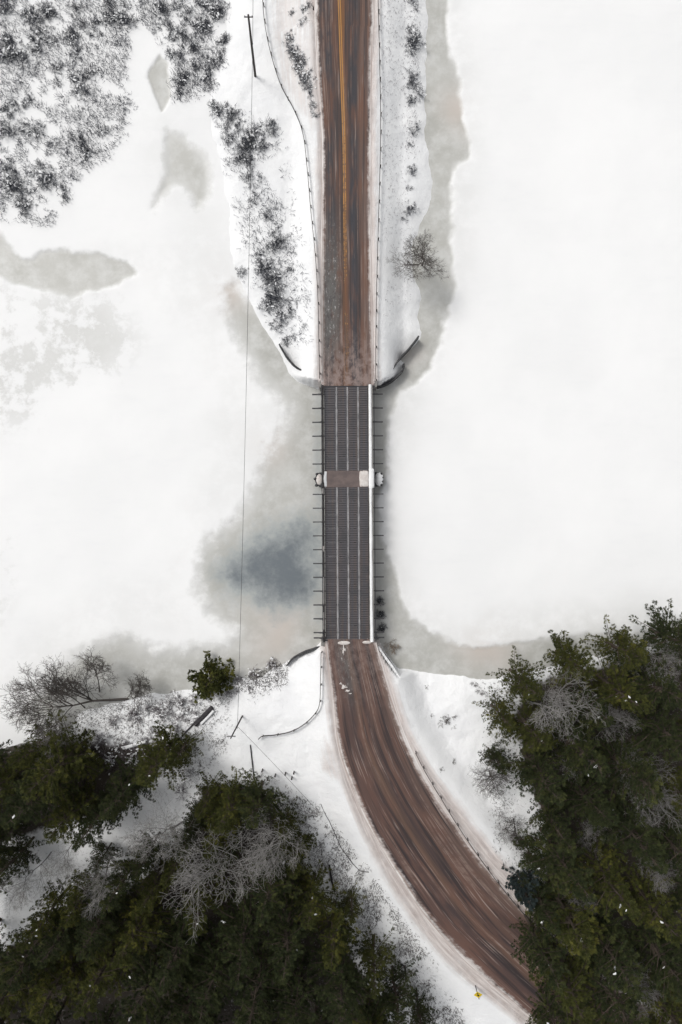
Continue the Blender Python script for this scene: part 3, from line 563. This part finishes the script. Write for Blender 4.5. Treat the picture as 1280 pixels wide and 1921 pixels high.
def skeleton(rnd, length, r, levels, nch, spread, up, decay=.68, dirv=(0, 0, 1), bend=.18, first=.35, seg=4):
    out = []                                            # (level, row)
    def grow(p, d_, L, r_, lv):
        q = Vector(p); dd = Vector(d_).normalized(); pts = []
        for i in range(seg):
            dd = (dd + Vector((rnd.gauss(0, bend), rnd.gauss(0, bend), rnd.gauss(0, bend * .7) + up * .12))).normalized(); e = q + dd * L / seg
            ra, rb = r_ * (1 - .62 * i / seg), r_ * (1 - .62 * (i + 1) / seg); out.append((lv, (*q, *e, ra, rb))); q = e; pts.append((Vector(q), Vector(dd), rb, (i + 1) / seg))
        if lv >= levels: return
        for c_ in range(nch[lv]):
            f = first + (1 - first) * (c_ + rnd.random()) / nch[lv] if lv == 0 else .22 + .78 * (c_ + rnd.random()) / nch[lv]
            i = min(int(f * seg), seg - 1); pp, pd, pr, _ = pts[i]
            an = rnd.uniform(0, 2 * math.pi) if lv == 0 else c_ * 2.4 + rnd.uniform(-.6, .6); s_ = Vector((math.cos(an), math.sin(an), rnd.uniform(-.1, .35)))
            s_ = (s_ - pd * s_.dot(pd)).normalized(); sp = R(rnd.uniform(*spread)); nd = pd * math.cos(sp) + s_ * math.sin(sp) + Vector((0, 0, up * .15))
            grow(pp, nd, L * decay * rnd.uniform(.65, 1.15) * (1.15 - .45 * f), pr * .72, lv + 1)
    grow((0, 0, -.3), dirv, length, r, 0); return out
def bare_mesh(seed, length, r, levels, nch, spread, up, minr, **kw):
    rnd = random.Random(seed); sk = skeleton(rnd, length, r, levels, nch, spread, up, **kw)
    row = lambda q, l=9: (*q[:6], max(q[6], minr * (1 + 1.1 * max(0, 3 - l))), max(q[7], minr * .8 * (1 + 1.1 * max(0, 3 - l))))
    big = [row(q) for l, q in sk if l == 0]; small = [row(q, l) for l, q in sk if l > 0]
    return big, small
def mesh_of(name, V, F, mats, mi=None):
    o = mk(name, V, F, mats, None, mi); me = o.data; bpy.data.objects.remove(o); return me
def cat_mesh(parts):
    Vs, Fs, off = [], [], 0
    for V, F in parts: Vs.append(V); Fs += (F + off).tolist(); off += len(V)
    return np.concatenate(Vs), Fs
# bare tree kinds: (trunk mesh, crown mesh, crown radius, height)
def bare_kind(seed, mat, length, r, levels, nch, spread, up, minr, **kw):
    big, small = bare_mesh(seed, length, r, levels, nch, spread, up, minr, **kw)
    a = np.array(small); rad = np.percentile(np.hypot(a[:, 3] - a[:, 3].mean(), a[:, 4] - a[:, 4].mean()), 93)
    return dict(trunk=mesh_of('trunk', *tubes(big, 7), mat), crown=mesh_of('crown', *tubes(small, 3), mat), rad=rad, cx=a[:, 3].mean(), cy=a[:, 4].mean(), cz=a[:, 5].mean(), h=a[:, 5].max())
GREY = [bare_kind(s_, M['twig_grey'], 9.5, .17, 4, [10, 7, 5, 4], (30, 66), .42, .015, decay=.64, first=.32, bend=.12) for s_ in (3, 5, 8, 13)]
BROWN = [bare_kind(s_, M['twig_brown'], 6.5, .15, 4, [13, 9, 6, 5], (25, 62), .4, .011, decay=.6, first=.2, bend=.12) for s_ in (4, 9)]
LEAN = [bare_kind(21, M['twig_brown'], 10.0, .2, 4, [15, 9, 6, 4], (18, 52), .1, .017, decay=.62, first=.35, dirv=(-.93, -.22, .36)), bare_kind(23, M['twig_brown'], 6.5, .11, 4, [10, 7, 5, 3], (18, 50), .1, .016, decay=.6, first=.35, dirv=(-.25, .85, .45))]
def put_tree(kind, x, y, z, sc, rz, label, group, name='bare_tree', cat='tree', hs=1.):
    root = empty(name, (x, y, z), (0, 0, rz)); root.scale = (sc, sc, sc * hs)
    for part in ('trunk', 'crown'): ob(part, kind[part], root)
    for me in kind.get('lumps', []):
        if random.random() < .3: ob('snow_lump', me, root)
    return tag(root, label, cat, group)
def crown_at(kind, px, py, rpx, label, group, hs=1., rz=None, **kw):   # stands so that its crown covers this survey pixel
    g = G(px, py); zc = g[2] + 6
    for _ in range(3):
        sc = rpx * S * (H - zc) / H / kind['rad']; zc = g[2] + kind['cz'] * sc * hs; x, y, _z = P(px, py, zc); g = (x, y, max(gz(x, y), .1))
    rz = random.uniform(0, 6.28) if rz is None else rz; c_, s_ = math.cos(rz), math.sin(rz); x -= (kind['cx'] * c_ - kind['cy'] * s_) * sc; y -= (kind['cx'] * s_ + kind['cy'] * c_) * sc
    return put_tree(kind, x, y, max(gz(x, y), .1) - .05, sc, rz, label, group, hs=hs, **kw)

# conifers: whorled limbs, twigs and needle tufts
def conifer_kind(seed, h, rad, mat, low=.18, droop=.0, per=6, dens=1., blade=(.27, .046)):
    rs = np.random.default_rng(seed); segs = []; tuft = []; lean = rs.normal(0, .02, 2)
    axisp = lambda z: np.array([lean[0] * z, lean[1] * z, z]) + np.array([.12 * math.sin(z * .7 + seed), .12 * math.cos(z * .5 + seed), 0])
    ztop = h; z = h * low; lob = rs.uniform(.72, 1.25, 7); ph = rs.uniform(0, 6.28)
    while z < ztop - .3:
        t_ = 1 - (z / h - low) / (1 - low); prof = rad * min(1., (t_ * 1.05) ** .92 * (1.0 - .25 * max(0, t_ - .75) * 4 * .5)); nb = max(3, int(per * (.6 + .5 * t_)))
        for b_ in range(nb):
            an = rs.uniform(0, 6.28); lb = lob[int(((an + ph) % 6.283) / 6.2832 * 7) % 7]; L = prof * lb * rs.uniform(.5, 1.18) + .25
            el = .12 + .55 * (1 - t_) - droop * t_ + rs.normal(0, .1); n = 5; q = axisp(z + rs.uniform(-.2, .2)); dirv = np.array([math.cos(an), math.sin(an), el]); dirv /= np.linalg.norm(dirv); st = L / n; r0 = .02 + .012 * L
            for i in range(n):
                dirv = dirv + rs.normal(0, .07, 3) + np.array([0, 0, .05]); dirv /= np.linalg.norm(dirv); e = q + dirv * st
                segs.append((*q, *e, r0 * (1 - i / n * .8), r0 * (1 - (i + 1) / n * .8)))
                if i >= 1:
                    nt_ = max(1, int(round(dens * 3.0 * st / .35)))
                    for k in range(nt_):
                        sd = np.array([-dirv[1], dirv[0], 0]) * rs.choice([-1, 1]); f = (i + rs.random()) / n; tl = (.20 + .10 * L * (1 - f)) * rs.uniform(.6, 1.25)
                        td = dirv * .6 + sd * rs.uniform(.5, 1) + np.array([0, 0, rs.uniform(0, .25)]); td /= np.linalg.norm(td); s0 = q + (e - q) * rs.random(); tip = s0 + td * tl
                        tuft.append((*tip, *td)); 
                        if tl > .4: tuft.append((*(s0 + td * tl * .55), *td))
                q = e
            tuft.append((*q, *dirv))
        z += rs.uniform(.38, .62)
    tp = axisp(ztop); tuft += [(*(tp - np.array([0, 0, k * .25])), 0, 0, 1) for k in range(4)]
    T = np.array(tuft); nb = 22; N = len(T); c_ = np.repeat(T[:, :3], nb, 0); d_ = np.repeat(T[:, 3:], nb, 0)
    nd = d_ * 1.15 + rs.normal(0, .42, (N * nb, 3)) + np.array([0, 0, .22]); nd /= np.linalg.norm(nd, axis=1, keepdims=True)
    sv = np.cross(nd, rs.normal(0, 1, (N * nb, 3))); sv /= np.linalg.norm(sv, axis=1, keepdims=True) + 1e-9
    ln = blade[0] * rs.uniform(.55, 1.15, (N * nb, 1)); wd = blade[1] * rs.uniform(.6, 1.1, (N * nb, 1)) * .5; base = c_ - nd * ln * .25 + rs.normal(0, .05, (N * nb, 3))
    V = np.stack([base, base + nd * ln * .55 + sv * wd, base + nd * ln, base + nd * ln * .55 - sv * wd], 1).reshape(-1, 3)
    F = (np.arange(N * nb) * 4)[:, None] + np.arange(4)[None]; bv, bf = tubes(segs, 3); allF = F.tolist() + (bf + len(V)).tolist()
    crown = mesh_of('crown', np.concatenate([V, bv]), allF, [mat, M['trunk']], [0] * len(F) + [1] * len(bf))
    ts = [(*axisp(a * h / 8 - (.4 if a == 0 else 0)), *axisp((a + 1) * h / 8), .24 * (1 - a / 8.6), .24 * (1 - (a + 1) / 8.6)) for a in range(8)]
    trunk = mesh_of('trunk', *tubes(ts, 8), M['trunk'])
    lumps = []                                          # snow caught on the limbs
    for i in rs.choice(len(segs), 4, replace=False):
        s_ = segs[i]; u = rs.uniform(.07, .17); cc = np.array(s_[3:6]) + np.array([0, 0, .2]); al = math.atan2(s_[4] - s_[1], s_[3] - s_[0]); v_ = []
        for rr, zz in ((1, 0), (.7, .45)):
            for k in range(9):
                t_ = k * 2 * math.pi / 9; lx, ly = math.cos(t_) * u * rr * rs.uniform(1.1, 2.3), math.sin(t_) * u * rr * rs.uniform(.5, 1.1); v_.append((cc[0] + lx * math.cos(al) - ly * math.sin(al), cc[1] + lx * math.sin(al) + ly * math.cos(al), cc[2] + zz * u))
        v_.append((*cc[:2], cc[2] + u * .6)); lumps.append(mesh_of('snow_lump', v_, [(k, (k + 1) % 9, 9 + (k + 1) % 9, 9 + k) for k in range(9)] + [(9 + k, 9 + (k + 1) % 9, 18) for k in range(9)], M['snow']))
    return dict(trunk=trunk, crown=crown, lumps=lumps, rad=rad * .95, cx=lean[0] * h * .6, cy=lean[1] * h * .6, cz=h * .55, h=h)
PINES = [conifer_kind(31, 14.5, 4.0, M['needle']), conifer_kind(37, 13, 3.8, M['needle_olive'], droop=.12), conifer_kind(41, 15.5, 4.3, M['needle'], droop=.05), conifer_kind(43, 12, 3.6, M['needle_olive'], low=.12), conifer_kind(47, 16, 4.0, M['needle'], droop=-.08), conifer_kind(49, 14, 3.7, M['needle'], droop=.2)]
SMALLP = conifer_kind(53, 6.0, 2.6, M['needle_olive'], per=8, low=.06, blade=(.34, .09))
BLUEP = conifer_kind(59, 8.0, 2.4, M['needle_blue'], per=8, low=.08, blade=(.3, .08))

# shrubs: fans of twigs with snow lying on them
def shrub_kind(seed, mat, nstem, snowy, spread=(12, 70), r=.022):
    rnd = random.Random(seed); rs = np.random.default_rng(seed); rows = []; parts = []
    for i in range(nstem):
        an = rnd.uniform(0, 6.28); ti = R(rnd.uniform(*spread)); d_ = (math.sin(ti) * math.cos(an), math.sin(ti) * math.sin(an), math.cos(ti))
        if i % 6 == 0: ox, oy = rnd.gauss(0, .42), rnd.gauss(0, .42)
        for l, q in skeleton(rnd, rnd.uniform(.5, 1.1), r, 2, [5, 4], (20, 60), .2, .6, d_, .2, seg=3): rows.append((q[0] + ox, q[1] + oy, q[2], q[3] + ox, q[4] + oy, q[5], max(q[6], .013), max(q[7], .010)))
    V, F = tubes(rows, 3); Vs = [V]; Fs = F.tolist(); mi = [0] * len(F); off = len(V)
    for i in range(snowy):
        s_ = rows[rs.integers(len(rows))]; u = rs.uniform(.04, .12); v_ = []; c_ = np.array(s_[3:6]); ax = np.array(s_[3:6]) - np.array(s_[:3]); a2 = math.atan2(ax[1], ax[0]); ca, sa = math.cos(a2), math.sin(a2)
        for j in range(6):
            t_ = j * math.pi / 3; lx, ly = math.cos(t_) * u * rs.uniform(1.2, 2.4), math.sin(t_) * u * rs.uniform(.6, 1.1); v_.append((c_[0] + lx * ca - ly * sa, c_[1] + lx * sa + ly * ca, c_[2] + rs.uniform(-.01, .03)))
        v_.append((c_[0], c_[1], c_[2] + u * .7)); Vs.append(np.array(v_)); Fs += [[off + j, off + (j + 1) % 6, off + 6] for j in range(6)]; mi += [1] * 6; off += 7
    return mesh_of('shrub', np.concatenate(Vs), Fs, [mat, M['snow']], mi)
DARKS = [shrub_kind(s_, M['twig_dark'], 30, 22, (12, 80)) for s_ in (61, 62, 63, 64)]
LIGHTS = [shrub_kind(s_, M['twig_frost'], 16, 34, (20, 85)) for s_ in (71, 72, 73)]
LILAC = [shrub_kind(s_, M['twig_lilac'], 26, 40) for s_ in (81, 82, 83)]
TAN = shrub_kind(91, M['twig_tan'], 22, 0); GRY = shrub_kind(92, M['twig_brown'], 20, 0); BLACKB = shrub_kind(93, M['twig_dark'], 60, 8)
def shrub(me, px, py, rpx, label, group, hs=1., z=None):
    x, y, g = G(px, py) if z is None else P(px, py, z); sc = rpx * S / 1.35
    o = ob('shrub', me, None, (x, y, g - .03), (0, 0, random.uniform(0, 6.28))); o.scale = (sc, sc, sc * hs); return tag(o, label, 'shrub', group)

# ------------------------------------------------------------------ upper left: snowy marsh thicket
MARSH = [(-80, -60), (250, -60), (250, 60), (243, 110), (238, 200), (245, 240), (200, 300), (140, 335), (130, 380), (85, 425), (30, 415), (-80, 400)]
MARSH2 = [(255, -60), (432, -60), (428, 60), (412, 160), (350, 192), (326, 190), (322, 150), (330, 108), (300, 75), (262, 40)]
big1 = [(62, 38, 26), (22, 92, 26), (92, 22, 20), (132, 76, 24), (232, 42, 22), (152, 18, 18), (42, 106, 20), (212, 12, 20), (152, 168, 24), (14, 250, 20), (58, 248, 18), (165, 290, 22), (20, 352, 24), (85, 342, 22), (52, 386, 18), (30, 205, 18), (185, 40, 17), (78, 70, 18), (105, 128, 16), (8, 20, 22), (150, 255, 14), (120, 365, 14), (35, 345, 18), (5, 318, 16)]
big2 = [(402, 20, 24), (352, 18, 20), (416, 82, 17), (334, 104, 17), (372, 96, 19), (346, 150, 20), (392, 146, 19), (362, 122, 16), (322, 62, 18), (300, 20, 18), (382, 48, 20), (345, 60, 18), (405, 115, 16), (340, 180, 12)]
def inside(px, py, poly): return float(sdist(np.array([px], float), np.array([py], float), [tuple(map(float, q)) for q in poly])[0]) > 0
for a, b, r_ in [(a + random.gauss(0, d), b + random.gauss(0, d), r_ * f) for a, b, r_ in big1 for d, f in ((0, 1.08), (20, .8))]: shrub(random.choice(DARKS), a, b, r_, 'dark snow-dusted leafless shrub in the %s of the upper left thicket' % ('top part' if b < 60 else 'upper middle' if b < 140 else 'lower middle' if b < 270 else 'bottom tip'), 'dark shrubs of the corner thicket', .9)
for a, b, r_ in [(a + random.gauss(0, d), b + random.gauss(0, d), r_ * f) for a, b, r_ in big2 for d, f in ((0, 1.), (12, .7))]: shrub(random.choice(DARKS), a, b, r_, 'dark leafless shrub in the clump right of the small bare-ice pool', 'dark shrubs by the small pool', .9)
cnt = 0
while cnt < 58:
    a, b = random.uniform(-60, 250), random.uniform(-50, 425)
    if inside(a, b, MARSH) and float(fnoise(a, b, 60, 70)) > -.02: shrub(random.choice(LIGHTS), a, b, random.uniform(11, 19), 'small pale snow-laden shrub among the dark shrubs of the corner thicket', 'small shrubs of the corner thicket', .7); cnt += 1
cnt = 0
while cnt < 16:
    a, b = random.uniform(262, 430), random.uniform(-50, 190)
    if inside(a, b, MARSH2): shrub(random.choice(LIGHTS), a, b, random.uniform(9, 16), 'small snow-laden shrub in the clump above and right of the small pool', 'small shrubs by the small pool', .7); cnt += 1
strip_ = [(410, 208, 17), (432, 218, 15), (446, 232, 14), (434, 262, 14), (468, 258, 24), (476, 274, 17), (507, 246, 15), (447, 298, 13), (466, 308, 17), (464, 338, 12), (476, 376, 12), (504, 402, 12), (516, 462, 16), (533, 452, 12), (492, 472, 13), (497, 502, 20), (512, 528, 22), (522, 552, 22), (506, 572, 17), (532, 592, 16), (520, 613, 12), (538, 640, 10), (548, 504, 10), (456, 512, 12), (425, 240, 11), (514, 434, 8)]
for a, b, r_ in [(a + random.gauss(0, d), b + random.gauss(0, d), r_ * f) for a, b, r_ in strip_ for d, f in ((0, 1.12), (9, .75)) if f > 1 or r_ > 14]: shrub(random.choice(DARKS), a, b, r_ * 1.05, 'dark leafless shrub in the %s of the strip left of the far guardrail' % ('top cluster' if b < 330 else 'thin middle' if b < 440 else 'lower cluster'), 'shrub strip left of the far road', .95)
for i in range(24):
    a = random.uniform(0, 1); q = smooth_line([(415, 200), (460, 300), (490, 390), (530, 470), (545, 560), (545, 640)], 10)[int(a * 49)]
    shrub(random.choice(LIGHTS), q[0] + random.gauss(8, 14), q[1] + random.gauss(0, 8), random.uniform(6, 10), 'small snowy twig tuft beside the long shrub strip', 'twig tufts along the shrub strip', .7)
for a, b, r_ in ((548, 84, 10), (560, 108, 12), (566, 128, 12), (574, 150, 11), (582, 170, 9), (545, 72, 9), (556, 98, 11), (563, 118, 11), (570, 140, 11), (578, 160, 9), (551, 22, 6), (574, 18, 9), (572, 40, 7), (588, 196, 7), (592, 215, 6)):
    shrub(random.choice(DARKS), a, b, r_ * 1.5, 'low dark shrub between the pull-off and the far road', 'shrubs beside the pull-off', .7)
ords = ['first', 'second', 'third', 'fourth', 'fifth', 'sixth', 'seventh', 'eighth', 'ninth', 'tenth', 'eleventh', 'twelfth', 'thirteenth', 'fourteenth']
row = [(772, 6, 10), (773, 62, 12), (775, 78, 15), (769, 96, 10), (772, 140, 10), (774, 165, 14), (769, 190, 9), (775, 245, 9), (772, 272, 6), (772, 322, 9), (766, 352, 5), (771, 388, 11), (757, 412, 5)]
for i, (a, b, r_) in enumerate(row): shrub(random.choice(DARKS), a, b, r_ * 1.45, 'dark shrub on the right bank, %s from the top edge of the picture' % ords[i], 'shrubs on the right bank of the far road', .9)
crown_at(BROWN[0], 787, 482, 46, 'bare spreading tree on the right bank beside the far road', None, hs=.9)
# ------------------------------------------------------------------ near bank, left
put_tree(LEAN[0], *G(243, 1312), 1.0, 0, 'bare tree leaning far out over the ice at left', None); put_tree(LEAN[1], *G(186, 1300), .85, 0, 'smaller bare tree leaning from the left bank towards the river', None)
put_tree(LEAN[1], *G(252, 1310), .6, R(-25), 'bare sapling leaning upward from the trunk foot of the big leaning tree', None); put_tree(LEAN[1], *G(160, 1330), .8, R(40), 'thin bare tree leaning out left below the big leaning tree', None); put_tree(LEAN[1], *G(232, 1316), .6, R(-35), 'small bare sapling leaning out beside the big leaning tree', None)
crown_at(SMALLP, 391, 1279, 40, 'small bushy green pine alone at the water edge', None, name='pine_tree', hs=.8)
for a, b, r_ in ((320, 1330, 28), (350, 1350, 26), (290, 1368, 25), (250, 1340, 24), (192, 1385, 22), (232, 1398, 20), (338, 1382, 22), (172, 1415, 20), (305, 1345, 20), (270, 1405, 22), (365, 1320, 18), (215, 1355, 18), (330, 1310, 18), (280, 1330, 18), (120, 1385, 22), (85, 1382, 18), (205, 1430, 22), (330, 1362, 20), (250, 1430, 22), (345, 1475, 18), (355, 1445, 14)):
    shrub(random.choice(LILAC), a, b, r_, 'low lilac-grey leafless brush on the snowy bank above the left pines', 'brush on the near left bank', .7)
for i, (a, b, r_) in enumerate(((412, 1292, 14), (428, 1302, 12), (447, 1276, 11), (478, 1266, 16), (508, 1246, 17), (522, 1268, 10), (440, 1300, 8), (468, 1290, 8))): shrub(random.choice(LILAC), a, b, r_, 'small grey shrub, %s along the bank right of the small pine' % ords[i], 'shrubs right of the small pine', .8)
shrub(GRY, 838, 1349, 17, 'lone small bare shrub on the snow right of the near road', None, .8); shrub(TAN, 737, 1214, 17, 'pale tan twiggy bush beside the near bridge end', None, .9, .3)
for i, (a, b, r_) in enumerate(((713, 1127, 8), (714, 1152, 9), (717, 1178, 8))): shrub(BLACKB, a, b, r_ * 1.2, 'dark bush under the right edge of the bridge, %s from the near end' % ('third', 'second', 'first')[i], 'dark bushes beside the bridge', 1.2, .15)
for i, (a, b, r_) in enumerate(((800, 1290, 4), (809, 1343, 4), (851, 1431, 6), (827, 1443, 5), (905, 1300, 9), (893, 1285, 8))): shrub(GRY, a, b, r_ * 1.2, 'tiny dark twig tuft, %s from the left on the snow right of the near road' % ('first', 'second', 'fourth', 'third', 'sixth', 'fifth')[i], 'twig tufts on the right snowfield', .7)
# ------------------------------------------------------------------ pine stands
RIGHT = [(1275, 1205, 56), (1175, 1222, 50), (1078, 1243, 52), (985, 1283, 48), (943, 1345, 38), (1000, 1372, 52), (932, 1428, 28), (1015, 1455, 56), (1090, 1405, 64), (1165, 1300, 58), (1235, 1290, 58), (1255, 1375, 60), (1185, 1450, 62), (1105, 1500, 60), (1040, 1545, 42), (1185, 1565, 68), (1275, 1485, 60), (1275, 1600, 66), (1062, 1622, 62),
         (1140, 1650, 66), (1225, 1700, 68), (1068, 1725, 70), (1140, 1780, 66), (1020, 1790, 52), (1245, 1800, 68), (1068, 1850, 66), (1155, 1880, 66), (1255, 1900, 68), (1040, 1925, 50), (1130, 1975, 66), (1230, 1990, 66), (1350, 1250, 60), (1350, 1400, 60), (1350, 1560, 66), (1350, 1720, 66), (1350, 1880, 66), (1110, 1330, 50), (1020, 1700, 40), (1000, 1610, 26)]
LEFT = [(105, 1440, 70), (62, 1405, 42), (60, 1500, 66), (130, 1530, 58), (0, 1475, 56), (295, 1432, 56), (338, 1412, 32), (225, 1490, 52), (180, 1540, 42), (-5, 1580, 46), (430, 1515, 54), (482, 1508, 50), (535, 1548, 32), (405, 1565, 46), (556, 1605, 38), (505, 1665, 58), (585, 1690, 50), (625, 1755, 54), (540, 1762, 62), (460, 1762, 62), (660, 1705, 24), (702, 1812, 46), (640, 1850, 64),
        (560, 1880, 66), (480, 1860, 66), (400, 1830, 66), (330, 1780, 62), (255, 1745, 60), (185, 1730, 54), (115, 1750, 52), (55, 1790, 56), (15, 1860, 66), (110, 1845, 66), (190, 1825, 66), (270, 1855, 66), (350, 1905, 66), (745, 1885, 46), (790, 1925, 36), (700, 1940, 56), (290, 1660, 44), (380, 1700, 50), (330, 1620, 40), (150, 1690, 44), (85, 1722, 42), (232, 1650, 42), (275, 1606, 32), (15, 1625, 38), (420, 1605, 44), (352, 1572, 28), (-40, 1640, 40), (388, 1502, 34), (362, 1540, 26), (190, 1610, 26)] + [(x, 1985, 66) for x in range(-40, 700, 105)] + [(-70, y, 60) for y in (1450, 1560, 1690, 1810, 1920)]
def pine_label(px, py, side):
    if side == 'right':
        if py < 1300: return 'dark green pine on the waterside edge of the stand right of the road', 'waterside pines of the right stand'
        if px < 1045 and py < 1560: return 'dark green pine facing the snowfield on the left edge of the right stand', 'snowfield-edge pines of the right stand'
        if px < 1080: return 'dark green pine overhanging the near road at the bottom of the right stand', 'pines overhanging the near road'
        return 'dark green pine deep inside the dense stand right of the road', 'inner pines of the right stand'
    if py < 1600 and px < 360: return 'dark green pine in the upper left clump beside the leaning bare tree', 'pines of the upper left clump'
    if px > 480 + max(0, (py - 1500) * .45): return 'dark green pine on the road-facing edge of the lower left stand', 'road-edge pines of the lower left stand'
    if py < 1600: return 'dark green pine at the top of the lower left stand', 'top pines of the lower left stand'
    return 'dark green pine inside the dense stand at the lower left', 'inner pines of the lower left stand'
allp = [(a, b, r_, *pine_label(a, b, s_)) for s_, lst in (('right', RIGHT), ('left', LEFT)) for a, b, r_ in lst]
for gp in sorted({q[4] for q in allp}):
    mem = [q for q in allp if q[4] == gp]; inner = gp.startswith('inner'); mem.sort(key=lambda q: q[0] if 'waterside' in gp or 'top' in gp or 'clump' in gp else q[1])
    way = 'from the left' if 'waterside' in gp or 'top' in gp or 'clump' in gp else 'from the top'
    rows_ = {}
    for q in mem: rows_.setdefault(min(4, max(0, int((q[1] - (1600 if 'left' in gp else 1290)) / (75 if 'left' in gp else 130)))), []).append(q)
    for i, (a, b, r_, lab, _g) in enumerate(mem):
        if inner:
            k_r = [k for k in rows_ if any(q[:2] == (a, b) for q in rows_[k])][0]; rk = sorted(rows_[k_r]); n_ = [q[:2] for q in rk].index((a, b)); rn = sorted(rows_).index(k_r)
            lab = 'pine inside the %s stand, %s row from the top, %s from the left' % ('lower left' if 'left' in gp else 'right-hand', ords[rn], ords[min(n_, 13)])
        lab2 = lab if inner or i >= len(ords) else lab.replace('dark green pine', ('%s dark green pine %s' % (ords[i], way)))
        crown_at(PINES[(i * 5 + int(a)) % 6], a, b, r_ * 1.08, ' '.join(lab2.split()[:16]), gp, hs=random.uniform(.85, 1.05) if r_ > 45 else random.uniform(1., 1.3), name='pine_tree')
crown_at(BLUEP, 985, 1672, 34, 'blue-green young spruce at the edge of the bend guardrail', None, name='spruce_tree')
grey = [(395, 1640, 92, 'pale bare tree with fanned branches in the middle of the left pines'), (508, 1596, 66, 'pale bare tree near the right edge of the left pines'), (300, 1575, 68, 'pale bare tree beside the snow gap in the left pines'), (195, 1665, 48, 'grey bare tree below the snow gap in the left pines'), (40, 1665, 44, 'grey bare tree at the left margin below the snow gap'), (1050, 1330, 66, 'grey bare tree among the waterside pines of the right stand'), (1238, 1245, 48, 'grey bare tree near the right margin above the dense pines'),
        (1152, 1350, 42, 'slender grey bare tree inside the right stand, left of the forked one'), (1238, 1500, 64, 'forked pale bare tree at the right margin of the pines'), (1190, 1850, 52, 'grey bare tree low in the right pines near the bottom'), (1075, 1420, 40, 'small grey bare tree below the waterside bare tree'), (100, 1395, 40, 'grey bare tree above the upper left pine clump'), (1120, 1560, 42, 'thin grey bare tree in the middle of the right stand'), (1240, 1640, 40, 'thin grey bare tree at the right margin, below the forked one'), (1090, 1690, 34, 'thin grey bare tree above the road-side pines of the right stand'), (1180, 1440, 40, 'thin grey bare tree just left of the forked pale one'), (120, 1620, 36, 'thin grey bare tree standing in the snow gap of the left pines')]
for i, (a, b, r_, lab) in enumerate(grey): crown_at(GREY[i % 4], a, b, r_, lab, None, hs=1.12)
crown_at(BROWN[1], 925, 1462, 40, 'brown bare tree spreading over the snow left of the right stand', None, hs=.8); crown_at(BROWN[0], 962, 1560, 28, 'small brown bare tree between the right stand and the bend', None, hs=.8)

# ------------------------------------------------------------------ stems and dead grass poking through the snow
def stems(name, label, polys, n, hh, mat, seed, thr=-.2, flat=.8, rr=(.012, .03)):
    rs = np.random.default_rng(seed); pts = []
    for poly, share in polys:
        pa = np.array(poly, float); m_ = int(n * share); lo, hi = pa.min(0), pa.max(0); q = rs.uniform(lo, hi, (m_ * 6, 2)); ok = (sdist(q[:, 0], q[:, 1], [tuple(r_) for r_ in pa]) + rs.normal(0, 5, len(q)) > 0) & (fnoise(q[:, 0], q[:, 1], 26, seed) > thr); pts.append(q[ok][:m_])
    q = np.concatenate(pts); z = np.full(len(q), 1.)
    for _ in range(3):
        k = S * (H - z) / H; x = (q[:, 0] - CX) * k; y = (CY - q[:, 1]) * k; z = np.maximum(ground_raw(x, y)[0], .1)
    n = len(q); an = rs.uniform(0, 6.28, n); L = rs.uniform(*hh, n); fl = rs.uniform(.2, 1., n) * flat; d_ = np.stack([np.cos(an) * fl, np.sin(an) * fl, np.sqrt(np.maximum(1 - fl ** 2, .05))], 1); p0 = np.stack([x, y, z - .03], 1); p1 = p0 + d_ * L[:, None]; r_ = rs.uniform(*rr, n)
    V, F = tubes(np.concatenate([p0, p1, r_[:, None], r_[:, None] * .5], 1), 3); o = mk(name, V, F, mat); return tag(o, label, name.replace('_', ' '), None, 'stuff')
stems('marsh_stems', 'fine dark stems poking through the marsh snow', [(MARSH, .62), (MARSH2, .2), ([(400, 190), (520, 230), (560, 420), (590, 640), (540, 650), (480, 560), (430, 340)], .12)], 19000, (.25, .9), M['twig_frost'], 5, -.14, .95, (.014, .038))
stems('bank_weeds', 'dark dead weeds poking through snow beside the pines', [([(480, 1448), (600, 1515), (700, 1650), (800, 1790), (880, 1930), (800, 1930), (700, 1760), (640, 1690), (560, 1580)], .55), ([(130, 1330), (430, 1295), (430, 1390), (360, 1480), (120, 1470)], .3), ([(905, 1290), (960, 1290), (960, 1520), (1000, 1640), (930, 1600)], .07), ([(420, 1280), (540, 1240), (540, 1280), (430, 1320)], .08)], 15000, (.12, .55), M['twig_brown'], 15, -.2, .95, (.014, .036))
stems('verge_grass', 'sparse grey grass stalks in the verge right of the far road', [([(764, -40), (790, -40), (785, 180), (782, 300), (764, 300)], .5), ([(716, -40), (766, -40), (768, 330), (760, 420), (716, 420)], .8), ([(720, 420), (780, 430), (775, 560), (720, 600)], .2)], 900, (.12, .4), M['twig_lilac'], 25, -.35)
